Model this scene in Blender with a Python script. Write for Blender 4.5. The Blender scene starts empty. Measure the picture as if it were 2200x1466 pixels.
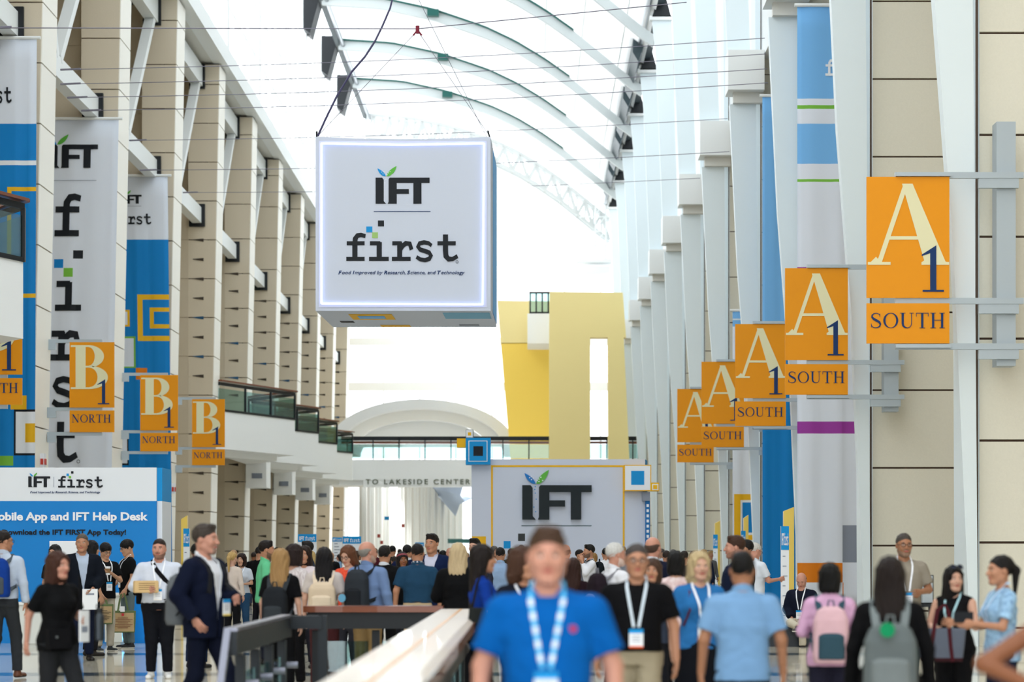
import bpy, math, random
import numpy as np
from mathutils import Vector, Matrix
sc = bpy.context.scene
C = sc.collection

# ---------------------------------------------------------------- camera, world, lights, exposure
FPX, VX, VY, EYE = 5194.0, 1135.0, 1195.0, 1.53     # focal length in px, vanishing point, eye height
cam_d = bpy.data.cameras.new('camera'); cam = bpy.data.objects.new('camera', cam_d); C.objects.link(cam)
cam.location = (0, 0, EYE); cam.rotation_euler = (math.pi/2, 0, 0)
cam_d.sensor_width = 36; cam_d.lens = FPX/2200*36
cam_d.shift_x = -(VX-1100)/2200; cam_d.shift_y = (VY-733)/2200
cam_d.clip_end = 1500; cam_d.clip_start = .3
cam_d.dof.use_dof = True; cam_d.dof.focus_distance = 46; cam_d.dof.aperture_fstop = 1.9
sc.camera = cam
sc.view_settings.view_transform = 'Standard'; sc.view_settings.look = 'None'
sc.view_settings.exposure = 0.4; sc.view_settings.gamma = 1; sc.view_settings.use_curve_mapping = False
w = bpy.data.worlds.new('sky'); sc.world = w; w.use_nodes = True
bgn = w.node_tree.nodes['Background']
bgn.inputs[0].default_value = (.93, .97, 1.0, 1); bgn.inputs[1].default_value = 2.6
def area(name, loc, rot, sx, sy, power, col=(1, 1, 1)):
    d = bpy.data.lights.new(name, 'AREA'); d.shape = 'RECTANGLE'; d.size = sx; d.size_y = sy; d.energy = power; d.color = col
    o = bpy.data.objects.new(name, d); C.objects.link(o); o.location = loc; o.rotation_euler = rot
    return o

# ---------------------------------------------------------------- helpers
def P(x, y, Z):                 # a picture point at the depth Z metres down the hall
    return Vector(((x-VX)*Z/FPX, Z, EYE+(VY-y)*Z/FPX))
def lin(c):
    c = c/255.0
    return c/12.92 if c <= .04045 else ((c+.055)/1.055)**2.4
MATS = {}
def mat(name, rgb=None, rough=.6, metal=0, noise=0, nscale=8, bump=0, emit=0, alpha=1, spec=.28, trans=0, coat=0, stretch=None, col2=None):
    if name in MATS: return MATS[name]
    m = bpy.data.materials.new(name); m.use_nodes = True; MATS[name] = m
    nt = m.node_tree; b = nt.nodes['Principled BSDF']
    c = (lin(rgb[0]), lin(rgb[1]), lin(rgb[2]), 1)
    b.inputs['Base Color'].default_value = c; b.inputs['Roughness'].default_value = rough
    b.inputs['Metallic'].default_value = metal; b.inputs['Specular IOR Level'].default_value = spec
    b.inputs['Alpha'].default_value = alpha; b.inputs['Transmission Weight'].default_value = trans
    b.inputs['Coat Weight'].default_value = coat
    if emit:
        b.inputs['Emission Color'].default_value = c; b.inputs['Emission Strength'].default_value = emit
    if noise or bump:
        tc = nt.nodes.new('ShaderNodeTexCoord'); n = nt.nodes.new('ShaderNodeTexNoise')
        n.inputs['Scale'].default_value = nscale; n.inputs['Detail'].default_value = 5
        if stretch:
            mp = nt.nodes.new('ShaderNodeMapping'); mp.inputs['Scale'].default_value = stretch
            nt.links.new(tc.outputs['Object'], mp.inputs[0]); nt.links.new(mp.outputs[0], n.inputs[0])
        else: nt.links.new(tc.outputs['Object'], n.inputs[0])
        if noise:
            mx = nt.nodes.new('ShaderNodeMix'); mx.data_type = 'RGBA'
            d = col2 and tuple(lin(q) for q in col2)+(1,) or tuple(q*(1-noise) for q in c[:3])+(1,)
            u = tuple(min(1, q*(1+noise)) for q in c[:3])+(1,)
            mx.inputs[6].default_value = d; mx.inputs[7].default_value = u
            nt.links.new(n.outputs[0], mx.inputs[0]); nt.links.new(mx.outputs[2], b.inputs['Base Color'])
        if bump:
            bp = nt.nodes.new('ShaderNodeBump'); bp.inputs['Strength'].default_value = bump; bp.inputs['Distance'].default_value = .02
            nt.links.new(n.outputs[0], bp.inputs['Height']); nt.links.new(bp.outputs[0], b.inputs['Normal'])
    return m
def glass(name, tint=(200, 225, 222), op=.25):
    if name in MATS: return MATS[name]
    m = bpy.data.materials.new(name); m.use_nodes = True; MATS[name] = m
    nt = m.node_tree; nt.nodes.remove(nt.nodes['Principled BSDF']); out = nt.nodes['Material Output']
    t = nt.nodes.new('ShaderNodeBsdfTransparent'); t.inputs[0].default_value = tuple(lin(q) for q in tint)+(1,)
    g = nt.nodes.new('ShaderNodeBsdfGlossy'); g.inputs['Roughness'].default_value = .03; g.inputs[0].default_value = (.8, .85, .88, 1)
    mx = nt.nodes.new('ShaderNodeMixShader'); mx.inputs[0].default_value = op
    nt.links.new(t.outputs[0], mx.inputs[1]); nt.links.new(g.outputs[0], mx.inputs[2]); nt.links.new(mx.outputs[0], out.inputs[0])
    return m
def setp(o, label=None, cat=None, group=None, kind=None):
    if label: o['label'] = label
    if cat: o['category'] = cat
    if group: o['group'] = group
    if kind: o['kind'] = kind
    return o
def thing(name, label, cat, loc=(0, 0, 0), rz=0, group=None):
    o = bpy.data.objects.new(name, None); C.objects.link(o); o.location = loc; o.rotation_euler = (0, 0, rz)
    o.empty_display_size = .2
    return setp(o, label, cat, group)
def link_mesh(name, v, f, mats, parent=None, mi=None, smooth=False, local=False, origin=None):
    """verts are world coordinates unless local; becomes ONE object"""
    v = np.asarray(v, dtype=float).reshape(-1, 3)
    loc = None
    if parent is not None and not local:
        M = parent_world(parent).inverted()
        v = np.c_[v, np.ones(len(v))] @ np.array(M).T; v = v[:, :3]
    elif parent is None and not local:
        loc = Vector(((v[:, 0].min()+v[:, 0].max())/2, (v[:, 1].min()+v[:, 1].max())/2, v[:, 2].min())) if origin is None else Vector(origin)
        v = v-np.array(loc)
    me = bpy.data.meshes.new(name); me.from_pydata(v.tolist(), [], [list(map(int, q)) for q in f])
    for m in (mats if isinstance(mats, (list, tuple)) else [mats]): me.materials.append(m)
    if mi is not None: me.polygons.foreach_set('material_index', np.asarray(mi, dtype=np.int32))
    if smooth: me.polygons.foreach_set('use_smooth', np.ones(len(me.polygons), dtype=bool))
    me.update()
    o = bpy.data.objects.new(name, me); C.objects.link(o)
    if parent is not None: o.parent = parent
    elif loc is not None: o.location = loc
    return o
def parent_world(o):
    M = Matrix.Identity(4)
    while o is not None:
        M = Matrix.LocRotScale(o.location, o.rotation_euler, o.scale) @ M; o = o.parent
    return M
class MB:
    def __init__(s): s.v = []; s.f = []; s.m = []
    def add(s, vs, fs, mi=0):
        b = len(s.v); s.v += [tuple(q) for q in vs]; s.f += [[i+b for i in q] for q in fs]; s.m += [mi]*len(fs); return s
    def box(s, x0, x1, y0, y1, z0, z1, mi=0):
        return s.add([(x0, y0, z0), (x1, y0, z0), (x1, y1, z0), (x0, y1, z0), (x0, y0, z1), (x1, y0, z1), (x1, y1, z1), (x0, y1, z1)],
                     [(0, 3, 2, 1), (4, 5, 6, 7), (0, 1, 5, 4), (1, 2, 6, 5), (2, 3, 7, 6), (3, 0, 4, 7)], mi)
    def prism(s, a, b, mi=0):      # two matching outlines
        n = len(a); return s.add(list(a)+list(b), [list(range(n))[::-1], list(range(n, 2*n))]+[(i, (i+1) % n, n+(i+1) % n, n+i) for i in range(n)], mi)
    def xz(s, poly, y0, y1, mi=0): return s.prism([(x, y0, z) for x, z in poly], [(x, y1, z) for x, z in poly], mi)
    def xy(s, poly, z0, z1, mi=0): return s.prism([(x, y, z0) for x, y in poly], [(x, y, z1) for x, y in poly], mi)
    def bar(s, p, q, w, h, up=(0, 0, 1), mi=0):
        p = Vector(p); q = Vector(q); d = (q-p).normalized(); u = Vector(up)
        r = d.cross(u)
        if r.length < 1e-4: r = d.cross(Vector((1, 0, 0)))
        r.normalize(); u = r.cross(d).normalized()
        a = [p+r*i*w/2+u*j*h/2 for i, j in ((-1, -1), (1, -1), (1, 1), (-1, 1))]; b = [c+(q-p) for c in a]
        return s.prism(a, b, mi)
    def tube(s, pts, r, n=8, mi=0):
        pts = [Vector(p) for p in pts]; rs = r if isinstance(r, (list, tuple)) else [r]*len(pts)
        rings = []
        for i, p in enumerate(pts):
            d = (pts[min(i+1, len(pts)-1)]-pts[max(i-1, 0)]).normalized()
            a = d.cross(Vector((0, 0, 1)));
            if a.length < 1e-3: a = d.cross(Vector((0, 1, 0)))
            a.normalize(); b = d.cross(a).normalized()
            rings.append([p+(a*math.cos(2*math.pi*k/n)+b*math.sin(2*math.pi*k/n))*rs[i] for k in range(n)])
        vs = [q for R_ in rings for q in R_]
        fs = [(i*n+k, i*n+(k+1) % n, (i+1)*n+(k+1) % n, (i+1)*n+k) for i in range(len(pts)-1) for k in range(n)]
        fs += [list(range(n))[::-1], [(len(pts)-1)*n+k for k in range(n)]]
        return s.add(vs, fs, mi)
    def ribbon(s, pts, nrm, w, t=.004, mi=0):   # flat strap along pts, nrm one normal per point
        pts = [Vector(p) for p in pts]; vs = []
        for i, p in enumerate(pts):
            d = (pts[min(i+1, len(pts)-1)]-pts[max(i-1, 0)]).normalized(); n = Vector(nrm[i]).normalized(); r = d.cross(n).normalized()
            vs += [p-r*w/2, p+r*w/2, p+r*w/2-n*t, p-r*w/2-n*t]
        m = len(pts); fs = []
        for i in range(m-1):
            for k in range(4): fs.append((i*4+k, i*4+(k+1) % 4, (i+1)*4+(k+1) % 4, (i+1)*4+k))
        fs += [(3, 2, 1, 0), tuple((m-1)*4+k for k in range(4))]
        return s.add(vs, fs, mi)
    def out(s, name, mats, parent=None, smooth=False, **k): return link_mesh(name, s.v, s.f, mats, parent, s.m, smooth, **k)

# ---------------------------------------------------------------- flat lettering: lists of 2-D polygons, x right, y up, in a unit box
def rect(x0, y0, x1, y1): return [[(x0, y0), (x1, y0), (x1, y1), (x0, y1)]]
def stroke(pts, ws):
    """ribbon along pts with widths ws"""
    if not isinstance(ws, (list, tuple)): ws = [ws]*len(pts)
    L = []
    for i, (x, y) in enumerate(pts):
        a = pts[max(i-1, 0)]; b = pts[min(i+1, len(pts)-1)]; dx, dy = b[0]-a[0], b[1]-a[1]; n = math.hypot(dx, dy) or 1
        L.append(((x-dy/n*ws[i]/2, y+dx/n*ws[i]/2), (x+dy/n*ws[i]/2, y-dx/n*ws[i]/2)))
    return [[L[i][1], L[i+1][1], L[i+1][0], L[i][0]] for i in range(len(L)-1)]
def arc(cx, cy, rx, ry, a0, a1, n=14): return [(cx+rx*math.cos(math.radians(a0+(a1-a0)*i/n)), cy+ry*math.sin(math.radians(a0+(a1-a0)*i/n))) for i in range(n+1)]
def bowl(cx, cy, rx, ry, thick, thin, a0, a1, n=22):
    o = arc(cx, cy, rx, ry, a0, a1, n); i_ = arc(cx, cy, rx-thick, ry-thin, a0, a1, n)
    return [[o[k], o[k+1], i_[k+1], i_[k]] for k in range(n)]
def serif(x, y, w, t=.035): return rect(x-w/2, y, x+w/2, y+t)
G = {}
G['A'] = ([[(.44, 1), (.50, 1), (.17, .03), (.11, .03)]]+[[(.42, 1), (.55, 1), (.96, .03), (.70, .03)]]+rect(.25, .31, .70, .352)
          + serif(.14, 0, .28)+serif(.83, 0, .34)+[[(.03, .03), (.10, .10), (.16, .03)], [(.66, .03), (.76, .1), (.99, .03)]], .98)
G['B'] = (rect(.13, 0, .38, 1)+rect(.01, 0, .5, .04)+rect(.01, .96, .48, 1)+bowl(.46, .745, .38, .255, .23, .045, -90, 90)
          + bowl(.48, .265, .46, .265, .26, .045, -90, 90)+rect(.3, .49, .5, .53), .94)
G['1'] = (rect(.4, .02, .6, .86)+serif(.5, 0, .7, .04)+[[(.6, .8), (.6, 1.0), (.12, .80), (.12, .77), (.4, .83)]], .9)
G['S'] = (stroke([(.64, .80), (.58, .92), (.42, .975), (.26, .95), (.14, .85), (.13, .72), (.24, .6), (.42, .5), (.6, .39), (.67, .26), (.62, .11), (.46, .03), (.28, .03), (.14, .1), (.08, .25)],
                 [.03, .04, .05, .06, .09, .12, .15, .16, .15, .12, .09, .06, .05, .04, .03])+rect(.62, .72, .65, .95)+rect(.07, .05, .1, .3), .76)
G['O'] = (bowl(.5, .5, .48, .5, .13, .04, 0, 360, 36), 1.0)
G['U'] = (rect(.12, .3, .26, 1)+rect(.74, .3, .78, 1)+serif(.19, .965, .34)+serif(.76, .965, .26)+stroke([(.19, .32), (.22, .16), (.34, .05), (.5, .02), (.65, .07), (.74, .2), (.76, .34)], [.14, .13, .09, .05, .04, .04, .04]), .94)
G['T'] = (rect(.36, 0, .5, 1)+rect(.03, .96, .83, 1)+serif(.43, 0, .36)+rect(.03, .76, .06, 1)+rect(.8, .76, .83, 1), .86)
G['H'] = (rect(.12, 0, .26, 1)+rect(.7, 0, .84, 1)+rect(.2, .5, .75, .54)+serif(.19, 0, .34)+serif(.19, .965, .34)+serif(.77, 0, .34)+serif(.77, .965, .34), .98)
G['N'] = (rect(.14, 0, .18, 1)+rect(.8, 0, .84, 1)+stroke([(.16, .99), (.82, .02)], .15)+serif(.16, 0, .28)+serif(.1, .965, .2)+serif(.82, .965, .28), 1.0)
G['R'] = (rect(.12, 0, .26, 1)+serif(.19, 0, .34)+rect(.03, .96, .4, 1)+bowl(.38, .735, .3, .265, .14, .04, -90, 90)+rect(.2, .47, .4, .51)+stroke([(.38, .5), (.66, .08), (.84, .01)], [.12, .13, .04]), .88)
# the heavy sans letters of the logo and its slab-serif word
G['i_'] = ([[(0, 0), (.52, 0), (.40, .10), (.40, .92), (.32, 1), (0, 1)]], .55)           # I with soft right side
G['f_'] = ([[(0, 0), (.44, 0), (.44, 1), (.10, 1), (.04, .94), (.04, .08)]]+rect(.3, .80, 1.3, 1)+rect(.3, .38, 1.04, .56), 1.25)
G['t_'] = (rect(0, .80, 1.18, 1)+rect(.38, 0, .78, .9), 1.18)
def logo_word(x, y, h, ww):      # I F T joined as on the stand; ww total width
    k = ww/2.66; P_ = []
    for g, ox in (('i_', 0), ('f_', .60), ('t_', 1.48)):
        P_ += [[(x+(ox+px)*k, y+py*h) for px, py in q] for q in G[g][0]]
    return P_
G['sf'] = (rect(0, 0, .82, .15)+rect(.27, .1, .50, .62)+rect(.02, .58, .82, .73)+stroke([(.385, .6), (.40, .82), (.5, .94), (.66, .965), (.86, .92)], [.23, .22, .19, .16, .15]), 1.0)
G['si'] = (rect(0, 0, .88, .15)+rect(.34, .1, .57, .7)+rect(.04, .58, .5, .73), 1.0)
G['sr'] = (rect(0, 0, .84, .15)+rect(.24, .1, .46, .7)+rect(.02, .58, .44, .73)+stroke([(.38, .4), (.48, .56), (.62, .65), (.8, .64), (.88, .42)], [.15, .18, .19, .19, .17]), 1.0)
G['ss'] = (stroke([(.76, .57), (.62, .66), (.42, .69), (.22, .65), (.15, .53), (.25, .42), (.45, .37), (.65, .31), (.73, .2), (.66, .08), (.46, .03), (.25, .06), (.08, .15)], [.13, .15, .16, .17, .18, .17, .17, .17, .18, .17, .16, .15, .14]), 1.0)
G['st'] = (rect(0, .58, .82, .73)+stroke([(.36, .98), (.36, .4), (.38, .18), (.5, .07), (.68, .07), (.9, .18)], [.23, .23, .23, .2, .16, .15]), 1.0)
def slab_word(x, y, h, ww, letters='first'):
    k = ww/5.0; P_ = []
    for n_, ch in enumerate(letters):
        P_ += [[(x+(n_*1.02+px)*k, y+py*h) for px, py in q] for q in G['s'+ch][0]]
    return P_
def serif_word(word, x, y, h, ww):
    tot = sum(G[c][1] for c in word)+.08*(len(word)-1); k = ww/tot; P_ = []; ox = 0
    for c in word:
        P_ += [[(x+(ox+px)*k, y+py*h) for px, py in q] for q in G[c][0]]; ox += G[c][1]+.08
    return P_
def glyph(c, x, y, h, ww): k = ww/G[c][1]; return [[(x+px*k, y+py*h) for px, py in q] for q in G[c][0]]
def leaf(x, y, h, ww, side):     # pointed leaf rising from (x,y)
    s = 1 if side > 0 else -1
    a = [(0, 0), (.1, .35), (.38, .72), (1.0, 1.0)]; b = [(1.0, 1.0), (.92, .5), (.6, .15), (.25, .0)]
    def bez(p, n=8): return [tuple(sum(c*q[k] for c, q in zip(((1-t)**3, 3*t*(1-t)**2, 3*t*t*(1-t), t**3), p)) for k in (0, 1)) for t in [i/n for i in range(n+1)]]
    L1, L2 = bez(a), bez(b)[::-1]
    return [[(x+s*p[0]*ww, y+p[1]*h) for p in (L1[i], L2[i], L2[i+1], L1[i+1])] for i in range(8)]
def textpolys(t, x, y, h, ww=None, bold=0, shear=0, space=1):
    """built-in font; returns polygons scaled so the capital height is h and the width ww"""
    cu = bpy.data.curves.new('t', 'FONT'); cu.body = t; cu.offset = bold; cu.shear = shear; cu.space_character = space; cu.resolution_u = 3
    o = bpy.data.objects.new('t', cu); C.objects.link(o)
    dg = bpy.context.evaluated_depsgraph_get(); me = bpy.data.meshes.new_from_object(o.evaluated_get(dg))
    V = [(v.co.x, v.co.y) for v in me.vertices]; F = [[V[i] for i in p.vertices] for p in me.polygons]
    bpy.data.objects.remove(o); bpy.data.curves.remove(cu); bpy.data.meshes.remove(me)
    if not V: return []
    xs = [v[0] for v in V]; w0 = max(xs)-min(xs); k = h/.70; kx = ww/w0 if ww else k
    return [[(x+(p[0]-min(xs))*kx, y+p[1]*k) for p in q] for q in F]
def mixed_text(segs, x, y, h, total):
    """segments (text, bold) set on one line and fitted to the width total"""
    outp = []; cx = 0
    for wd, bold in segs:
        q = textpolys(wd, 0, 0, 1, bold=.022*bold+.003, shear=.25); w_ = max(p[0] for f in q for p in f); outp.append((q, cx)); cx += w_+(.08 if bold else .34)
    k = total/cx
    return [[(x+(p[0]+ox)*k, y+p[1]*h) for p in f] for q, ox in outp for f in q]
TAG = [('F', 1), ('ood', 0), ('I', 1), ('mproved by', 0), ('R', 1), ('esearch,', 0), ('S', 1), ('cience, and', 0), ('T', 1), ('echnology', 0)]
def logo_parts(x, y, w):
    """the full stacked mark fitted on a width w, (x,y) its lower left; returns dict colour -> polygons. height ~ .62 w"""
    pass
def put(name, polys, mp, m, parent, t=.006, lift=.004):
    """polys in board coordinates -> mp(u,v,d) world; a thin raised printed layer"""
    vs = []; fs = []
    for qi, q in enumerate(polys):
        n = len(q); b = len(vs); li = .0002*(qi % 40)
        A = sum(q[i][0]*q[(i+1) % n][1]-q[(i+1) % n][0]*q[i][1] for i in range(n))
        if A < 0: q = q[::-1]
        vs += [mp(u, v, lift+t+li) for u, v in q]+[mp(u, v, lift) for u, v in q]
        fs += [list(range(b, b+n)), list(range(b+n, b+2*n))[::-1]]+[(b+i, b+n+i, b+n+(i+1) % n, b+(i+1) % n) for i in range(n)]
    return link_mesh(name, vs, fs, m, parent)
def pxmap(Z, skew=0, y0=0):      # board facing the camera at depth Z, addressed in picture coordinates (u right, v DOWN negative)
    def f(u, v, d):
        p = P(u-skew*((-v)-y0), -v, Z); return (p.x, p.y-d, p.z)
    return f
def fy(polys): return polys
# ---------------------------------------------------------------- materials
STONE = mat('tan_stone', (214, 202, 180), .8, noise=.05, nscale=30, bump=.15)
STONE2 = mat('tan_stone_infill', (204, 191, 168), .8, noise=.05, nscale=30, bump=.15)
JOINT = mat('joint_shadow_gap', (96, 78, 66), .9)
WHITE = mat('white_painted_steel', (236, 240, 240), .45)
WHITE2 = mat('white_plaster', (240, 241, 239), .7)
SOFFIT = mat('soffit_panel', (222, 222, 216), .6)
DARK = mat('dark_steel', (28, 32, 36), .45)
BLACK = mat('black_print', (18, 24, 32), .6)
NAVY = mat('navy_print', (16, 52, 104), .6)
CREAM = mat('cream_print', (232, 228, 188), .6)
ORANGE = mat('orange_sign_face', (236, 152, 4), .5)
GREY = mat('grey_sign_steel', (176, 188, 196), .4, metal=.2)
CLOTHW = mat('white_banner_cloth', (228, 235, 247), .75)
BLUE = mat('blue_banner_cloth', (10, 130, 205), .7)
BLUEL = mat('light_blue_and_hazed_blue', (122, 186, 242), .7)  # light blue print; on the right banners, blue paled by painted glare and haze
YEL = mat('yellow_print', (238, 184, 28), .6)
GREENP = mat('green_print', (122, 190, 66), .6)
ORP = mat('orange_print', (226, 128, 20), .6)
PURP = mat('purple_print', (158, 60, 162), .6)
GREYP = mat('grey_print', (140, 148, 164), .6)
BLUEP = mat('blue_print', (14, 146, 216), .6)
PRW = mat('white_print', (238, 242, 248), .6)
LEAFG = mat('leaf_green_print', (96, 182, 70), .6)
WOOD = mat('red_brown_wood', (122, 66, 40), .3, noise=.2, nscale=6, stretch=(1, 8, 8), coat=.4)
GLASS = glass('guard_glass', (206, 228, 226), .10)
ALU = mat('brushed_steel', (150, 156, 162), .3, metal=.8)

# ---------------------------------------------------------------- the setting
S = 12.8
fl = MB(); fl.box(-30, 24, -12, 260, -.3, 0)
def floor_mat():
    m = mat('polished_terrazzo', (206, 200, 184), .12, noise=.06, nscale=60, coat=.3); nt = m.node_tree
    b = nt.nodes['Principled BSDF']; tc = nt.nodes.new('ShaderNodeTexCoord'); sp = nt.nodes.new('ShaderNodeSeparateXYZ')
    nt.links.new(tc.outputs['Object'], sp.inputs[0])
    def ma(op, a, b_=None):
        n = nt.nodes.new('ShaderNodeMath'); n.operation = op
        for i, q in enumerate((a, b_)):
            if q is None: continue
            if isinstance(q, (int, float)): n.inputs[i].default_value = q
            else: nt.links.new(q, n.inputs[i])
        return n.outputs[0]
    band = ma('LESS_THAN', ma('MODULO', ma('ADD', sp.outputs[1], 400-2.0), 6.4), .9)
    joint = ma('LESS_THAN', ma('MODULO', ma('ADD', sp.outputs[0], 400), 1.6), .02)
    old = b.inputs['Base Color'].links[0].from_socket
    m1 = nt.nodes.new('ShaderNodeMix'); m1.data_type = 'RGBA'; m1.inputs[7].default_value = (lin(70), lin(84), lin(92), 1)
    nt.links.new(band, m1.inputs[0]); nt.links.new(old, m1.inputs[6])
    m2 = nt.nodes.new('ShaderNodeMix'); m2.data_type = 'RGBA'; m2.inputs[7].default_value = (.2, .19, .17, 1)
    nt.links.new(joint, m2.inputs[0]); nt.links.new(m1.outputs[2], m2.inputs[6]); nt.links.new(m2.outputs[2], b.inputs['Base Color'])
    return m
setp(fl.out('floor', floor_mat(), origin=(0, 0, 0)), kind='structure')

# ceiling: asymmetric vault profile (x, height over eye)
PROF = [(-12.4, 33.75), (-12.0, 33.7), (-8.9, 33.5), (-5.7, 32.8), (-2.6, 31.75), (-.8, 30.9), (.95, 29.85), (2.5, 28.75), (4.05, 27.5), (5.5, 26.3), (6.2, 25.8)]
def profile(n=3):
    xs = np.array([p[0] for p in PROF]); hs = np.array([p[1] for p in PROF])
    X = np.linspace(xs[0], xs[-1], 10*n+1); return [(x, float(np.interp(x, xs, hs))+EYE) for x in X]
PR = profile()
VEND = 184.2
cm = bpy.data.materials.new('white_vault_skin'); cm.use_nodes = True; nt = cm.node_tree; nt.nodes.remove(nt.nodes['Principled BSDF'])
dd = nt.nodes.new('ShaderNodeBsdfDiffuse'); tt = nt.nodes.new('ShaderNodeBsdfTranslucent'); mx = nt.nodes.new('ShaderNodeMixShader')
dd.inputs[0].default_value = (.9, .92, .93, 1); tt.inputs[0].default_value = (.92, .94, .95, 1); mx.inputs[0].default_value = .3
nt.links.new(dd.outputs[0], mx.inputs[1]); nt.links.new(tt.outputs[0], mx.inputs[2]); nt.links.new(mx.outputs[0], nt.nodes['Material Output'].inputs[0])
c = MB(); lo = [(x, z+.75) for x, z in PR]
c.add([(x, -12, z) for x, z in lo]+[(x, VEND+.4, z) for x, z in lo], [(i, i+1, len(lo)+i+1, len(lo)+i) for i in range(len(lo)-1)])
setp(c.out('ceiling', cm, smooth=True), kind='structure')

ZR = [158-12.8*k for k in range(3, -3, -1)]      # rib depths, the last is the truss line
RIBW = mat('rib_white', (206, 213, 214), .5)
EDGE = mat('rib_dark_teal_edge', (32, 92, 86), .5)
ribs = []
for i, z in enumerate(ZR[:-1]):
    lab = 'curved white roof rib with dark edge, %s in front of the end truss' % ['nearest', 'second', 'third', 'fourth', 'fifth'][len(ZR)-2-i]
    t = thing('roof_rib', lab, 'roof rib', (5.5, z, 26.3+EYE), 0, 'curved ribs under the vault')
    b = MB()
    q = [(x, z_) for x, z_ in PR]
    for j in range(len(q)-1):
        (x0, a0), (x1, a1) = q[j], q[j+1]
        b.prism([(x0, z-.12, a0-.02), (x1, z-.12, a1-.02), (x1, z-.12, a1-.62), (x0, z-.12, a0-.62)], [(x0, z+.25, a0-.02), (x1, z+.25, a1-.02), (x1, z+.25, a1-.62), (x0, z+.25, a0-.62)])
    b.out('rib_web', RIBW, t)
    b = MB()
    for j in range(len(q)-1):
        (x0, a0), (x1, a1) = q[j], q[j+1]
        if x1 > 3: break
        b.prism([(x0, z-.3, a0-.04), (x1, z-.3, a1-.04), (x1, z-.3, a1+.05), (x0, z-.3, a0+.05)], [(x0, z-.12, a0-.04), (x1, z-.12, a1-.04), (x1, z-.12, a1+.05), (x0, z-.12, a0+.05)])
    b.out('edge_strip', EDGE, t)
    x = -5.7+.15*(i % 2); zz = 32.8+EYE
    b = MB(); b.box(x-.35, x+.35, z-.75, z-.3, zz-.5, zz-.1); b.out('lamp_housing', EDGE, t)
# longitudinal thin purlins of the skin
pu = MB()
for x in np.linspace(-11, 5, 9):
    h = float(np.interp(x, [p[0] for p in PROF], [p[1] for p in PROF]))+EYE+.7
    pu.box(x-.03, x+.03, 40, VEND, h-.04, h)
setp(pu.out('trim_1', WHITE), kind='structure')
# white arch truss at the end of the vault
t = thing('arch_truss', 'white curved lattice truss closing the vault behind the hanging cube', 'truss', (-3, VEND, 28))
TRM = mat('truss_white_steel', (206, 210, 210), .5)
def truss_at(z, drop0, drop1, par, nm):
    top = MB(); bot = MB(); web = MB(); q = PR
    tp = [Vector((x, z, a-drop0)) for x, a in q]; bt = [Vector((x-.0, z, a-drop1)) for x, a in q]
    for j in range(len(q)-1):
        top.bar(tp[j], tp[j+1], .22, .22); bot.bar(bt[j], bt[j+1], .22, .22)
    for j in range(0, len(q)-1):
        web.bar(tp[j] if j % 2 else bt[j], bt[j+1] if j % 2 else tp[j+1], .16, .16); web.bar(tp[j], bt[j], .1, .1)
    top.out('top_chord', TRM, par); bot.out('bottom_chord', TRM, par); web.out('lattice', TRM, par)
truss_at(VEND, .1, 1.7, t, '')
t2 = thing('arch_truss', 'second white lattice truss just behind the first end truss of the vault', 'truss', (-3, VEND+1.5, 27)); truss_at(VEND+1.5, .1, 1.7, t2, '')
b = MB()
for k in range(0, len(PR)-1, 2):
    x, a = PR[k]; b.bar((x, VEND, a-1.7), (x, VEND+1.5, a-1.7), .1, .1); b.bar((x, VEND, a-.1), (x, VEND+1.5, a-.1), .1, .1)
setp(b.out('cross_tie', TRM, t2), kind='stuff')
# end column frame of the truss on the right
t = thing('truss_tower', 'white lattice bearing tower carrying the right end of the arch truss', 'truss', (5.6, VEND, 20))
b = MB()
for x in (5.1, 5.9):
    for y in (VEND-.6, VEND+.6): b.bar((x, y, 24.0), (x, y, 28.6), .12, .12)
for z in (24.2, 25.3, 26.4, 27.5): b.bar((3.9, VEND-.6, z-.2), (6.3, VEND-.6, z-.2), .1, .1); b.bar((5.1, VEND-.6, z), (5.9, VEND-.6, z+1.0), .08, .08)
b.out('lattice', WHITE, t)
b = MB(); b.box(3.7, 6.3, VEND-.9, VEND+.9, 23.8, 24.1); b.box(4.4, 6.2, VEND-.9, VEND+.9, 23.0, 23.5); b.out('bearing_plate', WHITE, t)

# ---- end wall: glazed, facing the lake, at Z=200
EZ = 200
b = MB()
for y in (727, 742, 825, 838): pass
for (ya, yb) in ((726, 742), (822, 840), (560, 572), (420, 432), (300, 312)):
    p0 = P(600, yb, EZ); p1 = P(1500, ya, EZ); b.box(-18, 12, EZ, EZ+.3, p0.z, p1.z)
for x in np.arange(-18, 12.1, 3.0): b.box(x-.06, x+.06, EZ+.3, EZ+.5, 0, 48)
setp(b.out('wall_back', WHITE2), kind='structure')
g = MB()
for x in np.arange(-18, 12, 3.0): g.add([(x+.06, EZ+.4, 0), (x+2.94, EZ+.4, 0), (x+2.94, EZ+.4, 48), (x+.06, EZ+.4, 48)], [(0, 1, 2, 3)])
setp(g.out('window_1', glass('window_glass', (250, 253, 255), .02)), kind='structure')

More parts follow.
